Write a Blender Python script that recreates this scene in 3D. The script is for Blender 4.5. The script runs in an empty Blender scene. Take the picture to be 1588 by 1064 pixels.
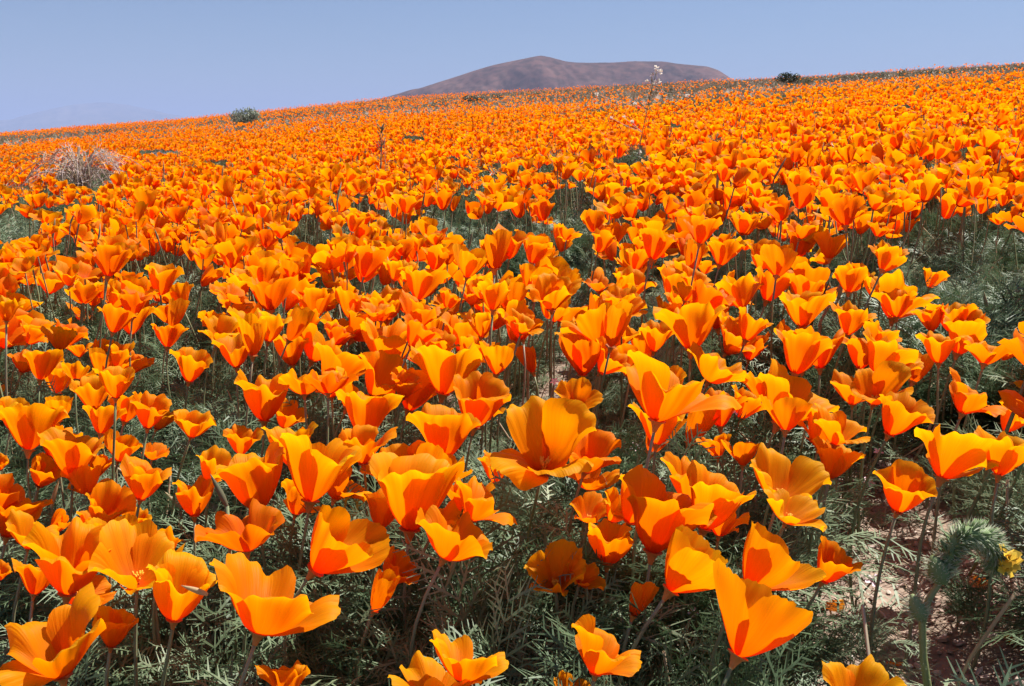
import bpy, math, random
import numpy as np
from mathutils import Vector, Matrix

random.seed(7)
rng = np.random.default_rng(7)
R = math.radians
sc = bpy.context.scene
col = sc.collection

# ------------------------------------------------------------------ camera
CAM_Z = 0.43
PITCH = 11.7
FPX = 1525.0            # focal length in photograph pixels (1588 wide)
cam_d = bpy.data.cameras.new('camera')
cam_d.sensor_width = 36.0
cam_d.lens = 36.0 * FPX / 1588.0
cam_d.clip_start = 0.02
cam_d.clip_end = 90000.0
cam = bpy.data.objects.new('camera', cam_d)
cam.location = (0, 0, CAM_Z)
cam.rotation_euler = (R(90 - PITCH), 0, 0)
col.objects.link(cam)
sc.camera = cam

# ------------------------------------------------------------------ sky and sun
SUN_EL, SUN_AZ = 57.0, 54.0        # azimuth from +Y (view direction), positive = right: high, ahead and to the right
sun_dir = Vector((math.sin(R(SUN_AZ)) * math.cos(R(SUN_EL)), math.cos(R(SUN_AZ)) * math.cos(R(SUN_EL)), math.sin(R(SUN_EL))))
w = bpy.data.worlds.new('World')
sc.world = w
w.use_nodes = True
wn = w.node_tree.nodes
wl = w.node_tree.links
wn.clear()
sky = wn.new('ShaderNodeTexSky')
sky.sky_type = 'NISHITA'
sky.sun_disc = False
sky.sun_elevation = R(SUN_EL)
sky.sun_rotation = R(SUN_AZ)
sky.altitude = 900
sky.air_density = 1.0
sky.dust_density = 1.1
sky.ozone_density = 2.5
tint = wn.new('ShaderNodeMix')
tint.data_type = 'RGBA'
tint.blend_type = 'MULTIPLY'
tint.inputs[0].default_value = 1.0
tint.inputs[7].default_value = (0.85, 0.93, 1.04, 1)
bg = wn.new('ShaderNodeBackground')
bg.inputs[1].default_value = 0.0415
wo = wn.new('ShaderNodeOutputWorld')
wl.new(sky.outputs[0], tint.inputs[6])
wl.new(tint.outputs[2], bg.inputs[0])
wl.new(bg.outputs[0], wo.inputs[0])

sun_l = bpy.data.lights.new('sun', 'SUN')
sun_l.energy = 5.0
sun_l.angle = R(0.53)
sun_l.color = (1.0, 0.955, 0.88)
sun = bpy.data.objects.new('sun', sun_l)
sun.rotation_euler = sun_dir.to_track_quat('Z', 'Y').to_euler()
sun.location = (-10, -4, 20)
col.objects.link(sun)

sc.view_settings.view_transform = 'Standard'
sc.view_settings.look = 'None'
sc.view_settings.exposure = 1.05
sc.view_settings.gamma = 1.0
sc.cycles.max_bounces = 6
sc.cycles.diffuse_bounces = 4
sc.cycles.transmission_bounces = 5
sc.cycles.transparent_max_bounces = 6
sc.cycles.volume_bounces = 1
sc.cycles.caustics_reflective = False
sc.cycles.caustics_refractive = False

# ------------------------------------------------------------------ helpers
def tag(o, label=None, cat=None, group=None, kind=None):
    if label: o['label'] = label
    if cat: o['category'] = cat
    if group: o['group'] = group
    if kind: o['kind'] = kind
    return o

def link_obj(name, data, parent=None):
    o = bpy.data.objects.new(name, data)
    col.objects.link(o)
    if parent: o.parent = parent
    return o

class MB:
    """collects vertices, faces and uvs for one mesh"""
    def __init__(s): s.v = []; s.f = []; s.uv = []
    def add(s, verts, faces, uvs=None):
        n = len(s.v)
        s.v.extend([tuple(map(float, p)) for p in verts])
        s.f.extend([tuple(int(i) + n for i in f) for f in faces])
        s.uv.extend(uvs if uvs is not None else [(0.5, 0.5)] * len(verts))
    def mesh(s, name, mats, smooth=True):
        me = bpy.data.meshes.new(name)
        me.from_pydata(s.v, [], s.f)
        uvl = me.uv_layers.new(name='UVMap')
        li = np.empty(len(me.loops), dtype=np.int32)
        me.loops.foreach_get('vertex_index', li)
        uvl.data.foreach_set('uv', np.array(s.uv, dtype=np.float32)[li].ravel())
        if smooth:
            me.polygons.foreach_set('use_smooth', [True] * len(me.polygons))
        for m in (mats if isinstance(mats, (list, tuple)) else [mats]): me.materials.append(m)
        me.update()
        return me
    def tube(s, pts, rad, sides=5, cap=True):
        pts = [Vector(p) for p in pts]
        vs, fs = [], []
        n = len(pts)
        up = Vector((0.13, 0.97, 0.2))
        for i, p in enumerate(pts):
            t = (pts[min(i + 1, n - 1)] - pts[max(i - 1, 0)])
            if t.length < 1e-9: t = Vector((0, 0, 1))
            t.normalize()
            a = t.cross(up)
            if a.length < 1e-4: a = t.cross(Vector((1, 0, 0)))
            a.normalize(); b = t.cross(a)
            r = rad[i] if hasattr(rad, '__len__') else rad
            for k in range(sides):
                an = 2 * math.pi * k / sides
                vs.append(p + (a * math.cos(an) + b * math.sin(an)) * r)
        for i in range(n - 1):
            for k in range(sides):
                k2 = (k + 1) % sides
                fs.append((i * sides + k, i * sides + k2, (i + 1) * sides + k2, (i + 1) * sides + k))
        if cap:
            fs.append(tuple(range((n - 1) * sides, n * sides)))
        uv = [(k / sides, i / max(1, n - 1)) for i in range(n) for k in range(sides)]
        s.add(vs, fs, uv)
    def strip(s, pts, width, side):
        """flat ribbon along pts, tapering to a point"""
        n = len(pts)
        vs, fs, uv = [], [], []
        for i, p in enumerate(pts):
            t = i / (n - 1)
            wd = width * (0.55 + 0.45 * math.sin(math.pi * min(1, t * 1.1))) * (1 if i < n - 1 else 0.25)
            p = Vector(p)
            vs += [p - side * wd * 0.5, p + side * wd * 0.5]
            uv += [(0, t), (1, t)]
        for i in range(n - 1):
            fs.append((2 * i, 2 * i + 1, 2 * i + 3, 2 * i + 2))
        s.add(vs, fs, uv)

_perm = np.random.default_rng(11).random((256, 256))
def vnoise(x, y):
    x = np.asarray(x, float); y = np.asarray(y, float)
    xi = np.floor(x).astype(int); yi = np.floor(y).astype(int)
    fx = x - xi; fy = y - yi
    fx = fx * fx * (3 - 2 * fx); fy = fy * fy * (3 - 2 * fy)
    g = lambda a, b: _perm[a & 255, b & 255]
    return ((g(xi, yi) * (1 - fx) + g(xi + 1, yi) * fx) * (1 - fy) + (g(xi, yi + 1) * (1 - fx) + g(xi + 1, yi + 1) * fx) * fy)
def fbm(x, y, o=4):
    s = 0; a = 0.5; f = 1.0
    for i in range(o):
        s = s + a * vnoise(np.asarray(x) * f + 17.3 * i, np.asarray(y) * f + 5.1 * i); a *= 0.5; f *= 2.03
    return s
def sstep(a, b, x):
    t = np.clip((np.asarray(x, float) - a) / (b - a), 0, 1)
    return t * t * (3 - 2 * t)

# ------------------------------------------------------------------ terrain
SL_Y, SL_X = 0.043, 0.077
CREST = 46.0
_az = np.array([-1.2, -0.52, -0.324, -0.193, -0.127, 0.004, 0.2, 0.3, 0.397, 0.52, 1.2])
_cp = np.array([6, 12, 13, 17, 20, 15, 8, 3, 1, -4, -8]) / 1525.0     # how far the crest rises above the even slope
def terrain(x, y):
    x = np.asarray(x, float); y = np.asarray(y, float)
    d = np.sqrt(x * x + y * y)
    az = x / np.maximum(np.abs(y), 0.3)
    base = SL_Y * y + SL_X * x
    front = sstep(0, 4, y)
    base = base + front * sstep(5, CREST, d) * np.interp(az, _az, _cp) * np.minimum(d, CREST)
    # lie of the land: gentle rolls
    base = base + 0.35 * (fbm(x * 0.07 + 3, y * 0.07 + 9, 3) - 0.44) * sstep(6, 20, d) * (1 - 0.8 * sstep(30, CREST, d))
    # beyond the crest the ground falls to a plain
    over = np.maximum(d - CREST, 0)
    fall = -0.05 * over - 0.0008 * over ** 2
    base_c = (SL_Y * y + SL_X * x) * np.minimum(1, CREST / np.maximum(d, 1e-6)) + front * np.interp(az, _az, _cp) * CREST
    zfar = np.maximum(base_c + fall, -26.0)
    k = sstep(CREST - 6, CREST + 6, d)
    z = base * (1 - k) + zfar * k
    near = 1 - sstep(6, 14, d)
    z = z + near * (0.03 * (fbm(x * 2.2, y * 2.2, 3) - 0.44) + 0.012 * (fbm(x * 13 + 4, y * 13, 2) - 0.37))
    return z
def tz(x, y): return float(terrain(x, y))

# ------------------------------------------------------------------ picture geometry (used to read positions off the photograph)
cp, sp = math.cos(R(PITCH)), math.sin(R(PITCH))
CR = np.array([1.0, 0, 0]); CU = np.array([0, sp, cp]); CF = np.array([0, cp, -sp])
def ray(px, py):
    d = CR * ((px - 794) / FPX) + CU * (-(py - 532) / FPX) + CF
    return d                                  # per metre of depth along the view axis
def project(P):
    P = np.atleast_2d(P) - np.array([0, 0, CAM_Z])
    dp = P @ CF
    dp = np.where(dp < 1e-3, 1e-3, dp)
    return 794 + FPX * (P @ CR) / dp, 532 - FPX * (P @ CU) / dp, dp
def hit(px, py, h, dmin=0.25, dmax=60.0):
    """depth at which the sight line passes h above the ground"""
    d = ray(px, py); o = np.array([0, 0, CAM_Z])
    t = np.geomspace(dmin, dmax, 500)
    P = o + t[:, None] * d
    gap = P[:, 2] - terrain(P[:, 0], P[:, 1]) - h
    i = np.argmax(gap < 0)
    return float(t[i]) if (gap < 0).any() else dmax

# ------------------------------------------------------------------ materials
def newmat(name):
    m = bpy.data.materials.new(name); m.use_nodes = True
    m.node_tree.nodes.clear()
    return m, m.node_tree.nodes, m.node_tree.links
def ramp(nt, stops):
    r = nt.new('ShaderNodeValToRGB')
    e = r.color_ramp.elements
    e[0].position, e[0].color = stops[0][0], (*stops[0][1], 1)
    e[1].position, e[1].color = stops[-1][0], (*stops[-1][1], 1)
    for p, c in stops[1:-1]:
        k = e.new(p); k.color = (*c, 1)
    return r
def mixrgb(nt, ln, a, b, fac, mode='MIX'):
    n = nt.new('ShaderNodeMix'); n.data_type = 'RGBA'; n.blend_type = mode
    for sock, v in ((0, fac), (6, a), (7, b)):
        if hasattr(v, 'is_linked') or hasattr(v, 'links'): ln.new(v, n.inputs[sock])
        elif sock == 0: n.inputs[0].default_value = v
        else: n.inputs[sock].default_value = (*v, 1)
    return n.outputs[2]

def petal_material(name, own=False):
    m, nt, ln = newmat(name)
    uv = nt.new('ShaderNodeUVMap'); uv.uv_map = 'UVMap'
    sep = nt.new('ShaderNodeSeparateXYZ'); ln.new(uv.outputs[0], sep.inputs[0])
    cr = ramp(nt, [(0.0, (0.84, 0.10, 0.0004)), (0.35, (0.92, 0.215, 0.0005)), (0.75, (0.95, 0.31, 0.001)), (1.0, (0.97, 0.43, 0.003))])
    ln.new(sep.outputs[1], cr.inputs[0])
    oi = nt.new('ShaderNodeObjectInfo')
    # fine veins running from base to rim
    mp = nt.new('ShaderNodeMapping'); mp.inputs['Scale'].default_value = (52, 1.6, 1)
    ln.new(uv.outputs[0], mp.inputs[0])
    no = nt.new('ShaderNodeTexNoise'); no.inputs['Scale'].default_value = 1.0; no.inputs['Detail'].default_value = 3
    ln.new(mp.outputs[0], no.inputs[0])
    vr = ramp(nt, [(0.3, (0.80, 0.70, 0.7)), (0.7, (1.06, 1.12, 1.1))])
    ln.new(no.outputs[0], vr.inputs[0])
    c1 = mixrgb(nt, ln, cr.outputs[0], vr.outputs[0], 0.32, 'MULTIPLY')
    # flower to flower: from red-orange to yellow-orange
    hr = ramp(nt, [(0.0, (0.97, 0.58, 0.6)), (0.3, (1.0, 0.90, 1)), (0.75, (1.0, 1.06, 1)), (1.0, (1.0, 1.18, 1.2))])
    ln.new(oi.outputs['Color' if own else 'Random'], hr.inputs[0])
    c2 = mixrgb(nt, ln, c1, hr.outputs[0], 1.0, 'MULTIPLY')
    bmp = nt.new('ShaderNodeBump'); bmp.inputs['Strength'].default_value = 0.4; bmp.inputs['Distance'].default_value = 0.002
    ln.new(no.outputs[0], bmp.inputs['Height'])
    pr = nt.new('ShaderNodeBsdfPrincipled')
    ln.new(c2, pr.inputs['Base Color']); pr.inputs['Roughness'].default_value = 0.5
    pr.inputs['Specular IOR Level'].default_value = 0.12
    ln.new(bmp.outputs[0], pr.inputs['Normal'])
    tr = nt.new('ShaderNodeBsdfTranslucent')
    tc = mixrgb(nt, ln, c2, (1.0, 0.92, 0.5), 1.0, 'MULTIPLY')
    ln.new(tc, tr.inputs[0])
    mx = nt.new('ShaderNodeMixShader'); mx.inputs[0].default_value = 0.6
    ln.new(pr.outputs[0], mx.inputs[1]); ln.new(tr.outputs[0], mx.inputs[2])
    out = nt.new('ShaderNodeOutputMaterial'); ln.new(mx.outputs[0], out.inputs[0])
    return m

def leaf_material(name, stops, trans=0.2, scale=6.0, rough=0.5, spec=0.35):
    m, nt, ln = newmat(name)
    oi = nt.new('ShaderNodeObjectInfo'); geo = nt.new('ShaderNodeNewGeometry')
    no = nt.new('ShaderNodeTexNoise'); no.inputs['Scale'].default_value = scale; no.inputs['Detail'].default_value = 2
    ln.new(geo.outputs['Position'], no.inputs[0])
    ad = nt.new('ShaderNodeMath'); ad.operation = 'MULTIPLY_ADD'
    ln.new(oi.outputs['Random'], ad.inputs[0]); ad.inputs[1].default_value = 0.55
    sb = nt.new('ShaderNodeMath'); sb.operation = 'MULTIPLY_ADD'; sb.inputs[1].default_value = 1.2; sb.inputs[2].default_value = -0.38
    ln.new(no.outputs[0], sb.inputs[0]); ln.new(sb.outputs[0], ad.inputs[2])
    r = ramp(nt, stops); ln.new(ad.outputs[0], r.inputs[0])
    pr = nt.new('ShaderNodeBsdfPrincipled'); pr.inputs['Roughness'].default_value = rough
    pr.inputs['Specular IOR Level'].default_value = spec
    ln.new(r.outputs[0], pr.inputs['Base Color'])
    tr = nt.new('ShaderNodeBsdfTranslucent'); ln.new(r.outputs[0], tr.inputs[0])
    mx = nt.new('ShaderNodeMixShader'); mx.inputs[0].default_value = trans
    ln.new(pr.outputs[0], mx.inputs[1]); ln.new(tr.outputs[0], mx.inputs[2])
    out = nt.new('ShaderNodeOutputMaterial'); ln.new(mx.outputs[0], out.inputs[0])
    return m

def plain_material(name, c, c2=None, scale=40, rough=0.6, bump=0.0):
    m, nt, ln = newmat(name)
    tc = nt.new('ShaderNodeTexCoord')
    no = nt.new('ShaderNodeTexNoise'); no.inputs['Scale'].default_value = scale; no.inputs['Detail'].default_value = 4
    ln.new(tc.outputs['Object'], no.inputs[0])
    r = ramp(nt, [(0.3, c), (0.7, c2 or c)]); ln.new(no.outputs[0], r.inputs[0])
    pr = nt.new('ShaderNodeBsdfPrincipled'); pr.inputs['Roughness'].default_value = rough
    ln.new(r.outputs[0], pr.inputs['Base Color'])
    if bump:
        b = nt.new('ShaderNodeBump'); b.inputs['Strength'].default_value = bump; ln.new(no.outputs[0], b.inputs['Height'])
        ln.new(b.outputs[0], pr.inputs['Normal'])
    out = nt.new('ShaderNodeOutputMaterial'); ln.new(pr.outputs[0], out.inputs[0])
    return m

M_petal = petal_material('poppy_petal')
M_petal_own = petal_material('poppy_petal_near', True)
M_leaf = leaf_material('feathery_leaf', [(0.0, (0.040, 0.070, 0.030)), (0.35, (0.085, 0.137, 0.066)), (0.7, (0.16, 0.228, 0.128)), (1.0, (0.32, 0.38, 0.25))], 0.22)
M_stem = leaf_material('poppy_stem', [(0.0, (0.13, 0.17, 0.08)), (0.5, (0.22, 0.26, 0.14)), (1.0, (0.35, 0.27, 0.19))], 0.08)
M_recept = plain_material('receptacle', (0.60, 0.14, 0.03), (0.50, 0.20, 0.05), 200)
M_stamen = plain_material('stamen', (0.85, 0.32, 0.01), (0.9, 0.45, 0.03), 300)
M_bud = leaf_material('bud_green', [(0.0, (0.17, 0.20, 0.10)), (0.6, (0.30, 0.30, 0.18)), (1.0, (0.45, 0.30, 0.20))], 0.15, 6.0, 0.7, 0.1)
M_straw = leaf_material('dry_straw', [(0.0, (0.28, 0.19, 0.12)), (0.5, (0.46, 0.36, 0.24)), (1.0, (0.60, 0.48, 0.34))], 0.15, 6.0, 0.8, 0.08)
M_tan = leaf_material('tan_bud', [(0.0, (0.52, 0.36, 0.18)), (1.0, (0.74, 0.58, 0.36))], 0.4, 6.0, 0.8, 0.05)
M_litter = leaf_material('litter', [(0.0, (0.14, 0.10, 0.07)), (0.3, (0.36, 0.25, 0.20)), (0.55, (0.50, 0.38, 0.32)), (0.8, (0.60, 0.50, 0.44)), (1.0, (0.70, 0.62, 0.56))], 0.0, 30.0, 0.8, 0.2)
M_pink = plain_material('pink_petal', (0.80, 0.52, 0.60), (0.86, 0.68, 0.74), 200)
M_white = leaf_material('pale_floret', [(0.0, (0.72, 0.68, 0.58)), (1.0, (0.84, 0.82, 0.76))], 0.45, 20.0, 0.7, 0.1)
M_stalk = leaf_material('grey_stalk', [(0.0, (0.10, 0.11, 0.07)), (1.0, (0.24, 0.24, 0.17))], 0.1, 20.0, 0.8, 0.05)
M_dark = leaf_material('dark_stalk', [(0.0, (0.05, 0.055, 0.03)), (0.6, (0.10, 0.10, 0.06)), (1.0, (0.17, 0.13, 0.09))], 0.0, 6.0, 0.8, 0.05)
M_fuzz = leaf_material('fuzzy_green', [(0.0, (0.14, 0.21, 0.09)), (0.6, (0.24, 0.32, 0.15)), (1.0, (0.33, 0.38, 0.2))], 0.15, 6.0, 0.7, 0.1)
M_hair = leaf_material('pale_hair', [(0.0, (0.38, 0.45, 0.33)), (0.6, (0.50, 0.56, 0.42)), (1.0, (0.62, 0.65, 0.5))], 0.5, 6.0, 0.6, 0.1)
M_fstem = leaf_material('fuzzy_stem', [(0.0, (0.28, 0.33, 0.13)), (0.6, (0.38, 0.42, 0.20)), (1.0, (0.46, 0.44, 0.25))], 0.25)
M_yellow = plain_material('yellow_floret', (0.80, 0.47, 0.02), (0.85, 0.58, 0.05), 200)

M_scrub = leaf_material('olive_scrub', [(0.0, (0.07, 0.075, 0.03)), (0.5, (0.15, 0.145, 0.07)), (1.0, (0.26, 0.23, 0.13))], 0.1, 0.6)
M_drygrass = leaf_material('dry_scrub', [(0.0, (0.17, 0.10, 0.06)), (0.5, (0.30, 0.20, 0.13)), (1.0, (0.42, 0.31, 0.22))], 0.1, 0.6)
def ground_material():
    m, nt, ln = newmat('soil')
    geo = nt.new('ShaderNodeNewGeometry')
    n1 = nt.new('ShaderNodeTexNoise'); n1.inputs['Scale'].default_value = 9; n1.inputs['Detail'].default_value = 8
    n2 = nt.new('ShaderNodeTexNoise'); n2.inputs['Scale'].default_value = 0.35; n2.inputs['Detail'].default_value = 5
    n3 = nt.new('ShaderNodeTexVoronoi'); n3.inputs['Scale'].default_value = 140
    for n in (n1, n2, n3): ln.new(geo.outputs['Position'], n.inputs[0])
    r1 = ramp(nt, [(0.25, (0.19, 0.14, 0.11)), (0.5, (0.34, 0.255, 0.215)), (0.75, (0.50, 0.39, 0.335))]); ln.new(n1.outputs[0], r1.inputs[0])
    r2 = ramp(nt, [(0.35, (0.20, 0.16, 0.09)), (0.65, (0.30, 0.21, 0.15))]); ln.new(n2.outputs[0], r2.inputs[0])
    c = mixrgb(nt, ln, r1.outputs[0], r2.outputs[0], 0.4)
    vr = ramp(nt, [(0.0, (0.6, 0.6, 0.6)), (1.0, (1.25, 1.2, 1.2))]); ln.new(n3.outputs['Color'], vr.inputs[0])
    c = mixrgb(nt, ln, c, vr.outputs[0], 0.6, 'MULTIPLY')
    pr = nt.new('ShaderNodeBsdfPrincipled'); pr.inputs['Roughness'].default_value = 0.92; pr.inputs['Specular IOR Level'].default_value = 0.15
    ln.new(c, pr.inputs['Base Color'])
    b = nt.new('ShaderNodeBump'); b.inputs['Strength'].default_value = 0.6; b.inputs['Distance'].default_value = 0.012
    ln.new(n1.outputs[0], b.inputs['Height'])
    b2 = nt.new('ShaderNodeBump'); b2.inputs['Strength'].default_value = 0.7; b2.inputs['Distance'].default_value = 0.004
    ln.new(n3.outputs['Distance'], b2.inputs['Height']); ln.new(b.outputs[0], b2.inputs['Normal'])
    ln.new(b2.outputs[0], pr.inputs['Normal'])
    out = nt.new('ShaderNodeOutputMaterial'); ln.new(pr.outputs[0], out.inputs[0])
    return m
M_soil = ground_material()

def hill_material(name, a, b, c, scale):
    m, nt, ln = newmat(name)
    geo = nt.new('ShaderNodeNewGeometry')
    n1 = nt.new('ShaderNodeTexNoise'); n1.inputs['Scale'].default_value = scale; n1.inputs['Detail'].default_value = 7; n1.inputs['Roughness'].default_value = 0.62
    n2 = nt.new('ShaderNodeTexNoise'); n2.inputs['Scale'].default_value = scale * 6; n2.inputs['Detail'].default_value = 4
    for n in (n1, n2): ln.new(geo.outputs['Position'], n.inputs[0])
    r1 = ramp(nt, [(0.32, a), (0.5, b), (0.68, c)]); ln.new(n1.outputs[0], r1.inputs[0])
    r2 = ramp(nt, [(0.38, (0.55, 0.60, 0.58)), (0.58, (1.12, 1.08, 1.06))]); ln.new(n2.outputs[0], r2.inputs[0])
    k = mixrgb(nt, ln, r1.outputs[0], r2.outputs[0], 0.8, 'MULTIPLY')
    pr = nt.new('ShaderNodeBsdfPrincipled'); pr.inputs['Roughness'].default_value = 0.95; pr.inputs['Specular IOR Level'].default_value = 0.1
    ln.new(k, pr.inputs['Base Color'])
    out = nt.new('ShaderNodeOutputMaterial'); ln.new(pr.outputs[0], out.inputs[0])
    return m

# ------------------------------------------------------------------ setting: ground, hill, mountain
def build_ground():
    rad = np.concatenate([[0.0], np.geomspace(0.12, 8, 110), np.geomspace(8.3, 70, 90), np.geomspace(75, 60000, 60)])
    # finer in front of the camera than behind it
    ang = np.concatenate([np.linspace(-40, 40, 261), np.linspace(44, 316, 60)])
    ang = np.radians(ang)
    X = rad[:, None] * np.sin(ang)[None]; Y = rad[:, None] * np.cos(ang)[None]
    Z = terrain(X, Y)
    nr, na = X.shape
    V = np.stack([X, Y, Z], -1).reshape(-1, 3)
    i = np.arange(nr - 1)[:, None]; j = np.arange(na)[None]
    j2 = (j + 1) % na
    F = np.stack([i * na + j, (i + 1) * na + j, (i + 1) * na + j2, i * na + j2], -1).reshape(-1, 4)
    # the centre ring collapses to a point: fine as thin triangles would be degenerate, so drop the first ring
    F = F[na:]
    me = bpy.data.meshes.new('ground')
    c = len(V)
    V = np.vstack([V, [[0, 0, tz(0, 0)]]])
    faces = [tuple(f) for f in F.tolist()] + [(c, na + (k + 1) % na, na + k) for k in range(na)]
    me.from_pydata(V.tolist(), [], faces)
    me.polygons.foreach_set('use_smooth', [True] * len(me.polygons))
    me.materials.append(M_soil)
    me.validate()
    o = link_obj('ground', me)
    tag(o, kind='structure')
build_ground()

def ridge(name, D, prof, depth, mat, seed, rough):
    """a real hill: ridge line read at distance D, foot all round"""
    px = np.array([p[0] for p in prof]); py = np.array([p[1] for p in prof])
    xs = (px - 794) / FPX * D
    hs = CAM_Z + (216 - py) / FPX * D
    n, k = 420, 110
    x = np.linspace(xs[0] - 0.2 * (xs[-1] - xs[0]), xs[-1] + 0.35 * (xs[-1] - xs[0]), n)
    # smooth the profile a little
    H = np.interp(x, xs, hs, left=hs[0], right=hs[-1])
    H[x < xs[0]] = hs[0] + (x[x < xs[0]] - xs[0]) * 0.16
    H[x > xs[-1]] = hs[-1] - (x[x > xs[-1]] - xs[-1]) * 0.16
    H = np.convolve(np.pad(H, 3, mode='edge'), [0.05, 0.13, 0.2, 0.24, 0.2, 0.13, 0.05], 'valid')
    t = np.linspace(-1, 1, k)
    T, Xg = np.meshgrid(t, x, indexing='ij')
    prof_t = np.cos(np.clip(np.abs(T), 0, 1) * math.pi / 2) ** 1.25
    base = -30.0
    gul = (fbm(Xg / depth * 5 + seed, T * 3.0 + Xg / depth * 1.5, 5) - 0.47)
    Z = base + (H[None] - base) * prof_t + gul * rough * np.abs(T) * (1 - np.abs(T)) * 4
    Yg = D + T * depth + 0.12 * depth * (fbm(Xg / depth * 2, Xg * 0 + seed, 3) - 0.45)
    V = np.stack([Xg, Yg, Z], -1).reshape(-1, 3)
    i = np.arange(k - 1)[:, None]; j = np.arange(n - 1)[None]
    F = np.stack([i * n + j, i * n + j + 1, (i + 1) * n + j + 1, (i + 1) * n + j], -1).reshape(-1, 4)
    me = bpy.data.meshes.new(name); me.from_pydata(V.tolist(), [], [tuple(f) for f in F.tolist()])
    me.polygons.foreach_set('use_smooth', [True] * len(me.polygons))
    me.materials.append(mat)
    o = link_obj(name, me); tag(o, kind='structure')
    return o
M_hill = hill_material('hill_scrub', (0.058, 0.033, 0.031), (0.10, 0.054, 0.048), (0.15, 0.082, 0.069), 0.009)
M_mtn = hill_material('mountain_rock', (0.10, 0.09, 0.08), (0.14, 0.12, 0.11), (0.2, 0.17, 0.15), 0.0008)
ridge('hill', 2400, [(560, 168), (600, 155), (650, 142), (700, 127), (735, 116), (770, 106), (800, 100), (835, 94), (850, 96), (875, 103), (930, 105.5), (985, 101.5), (1020, 102), (1050, 108), (1080, 111), (1096, 115), (1112, 125), (1132, 142), (1162, 170)], 330, M_hill, 2.0, 30)
ridge('mountain', 17000, [(-120, 190), (-20, 192), (50, 186), (100, 172), (150, 163), (180, 161), (215, 165), (240, 172), (290, 182), (380, 205)], 2200, M_mtn, 6.0, 200)

# ------------------------------------------------------------------ poppy flower shapes
def petal_grid(L, th, W, phi, rs, ruffle, ph, curl, nu, nv, dip=0.03, kap=1.12, skew=0.0, fine_edge=0.0):
    """one fan-shaped petal. th: (v, angle from the axis in degrees) profile"""
    v = np.linspace(0, 1, nv); u = np.linspace(-1, 1, nu)
    tv = np.array([a[0] for a in th]); ta = np.radians(np.array([a[1] for a in th]))
    fine = np.linspace(0, 1.05, 106)
    ang = np.interp(fine, tv, ta)
    ang = np.convolve(np.pad(ang, 6, mode='edge'), np.ones(13) / 13, 'valid')
    rr = np.concatenate([[0], np.cumsum(np.sin(ang[:-1]) * 0.01)]) * L + 0.035
    zz = np.concatenate([[0], np.cumsum(np.cos(ang[:-1]) * 0.01)]) * L
    U, Vv = np.meshgrid(u, v)
    top = 1 - 0.31 * np.abs(U) ** 2.2 - 0.14 * np.abs(U) ** 8 + (0.010 * np.sin(31 * U + ph * 4) + 0.007 * np.sin(53 * U + ph)) * fine_edge - dip * np.exp(-(U / 0.22) ** 2) + 0.026 * np.sin(U * 7 + ph) * (0.4 + 0.6 * np.abs(U)) + skew * U * (1 - 0.35 * U * U)
    ve = Vv * top
    r = np.interp(ve, fine, rr); z = np.interp(ve, fine, zz); a = np.interp(ve, fine, ang)
    wv = W * (0.07 + 0.93 * np.clip(ve, 0, 1) ** 0.72) * (1 - 0.12 * sstep(0.85, 1, ve))
    s = U * wv
    Rc = np.maximum(r * kap, 0.05) + 0.02
    q = np.clip(s / Rc, -1.45, 1.45)
    over = s - q * Rc
    xr = r - Rc + Rc * np.cos(q)
    yt = Rc * np.sin(q) + over * np.cos(q)
    xr = xr - np.abs(over) * np.abs(np.sin(q))
    # ruffles and rolled edges, along the petal normal
    nx = np.cos(a); nz = -np.sin(a)
    dsp = ruffle * ve ** 2.4 * (np.sin(U * 4.3 + ph) * 0.6 + np.sin(U * 8.1 + 2 * ph) * 0.33 + 0.25 * np.sin(U * 13 + ph * 3) * ve)
    dsp = dsp + fine_edge * 0.010 * ve * np.sin(U * 19 + ph * 5 + 2.5 * ve) + fine_edge * 0.016 * ve ** 1.5 * np.sin(U * 5 + 9 * ve + ph)
    dsp = dsp + curl * np.abs(U) ** 3 * ve ** 1.5
    xr = xr + dsp * nx; zc = z + dsp * nz
    xr = xr * rs
    c, s_ = math.cos(phi), math.sin(phi)
    X = xr * c - yt * s_; Y = xr * s_ + yt * c
    P = np.stack([X, Y, zc], -1).reshape(-1, 3)
    i = np.arange(nv - 1)[:, None]; j = np.arange(nu - 1)[None]
    F = np.stack([i * nu + j, i * nu + j + 1, (i + 1) * nu + j + 1, (i + 1) * nu + j], -1).reshape(-1, 4)
    uv = np.stack([(U + 1) / 2 + phi * 3.1, ve], -1).reshape(-1, 2)
    return P, F, uv

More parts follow.
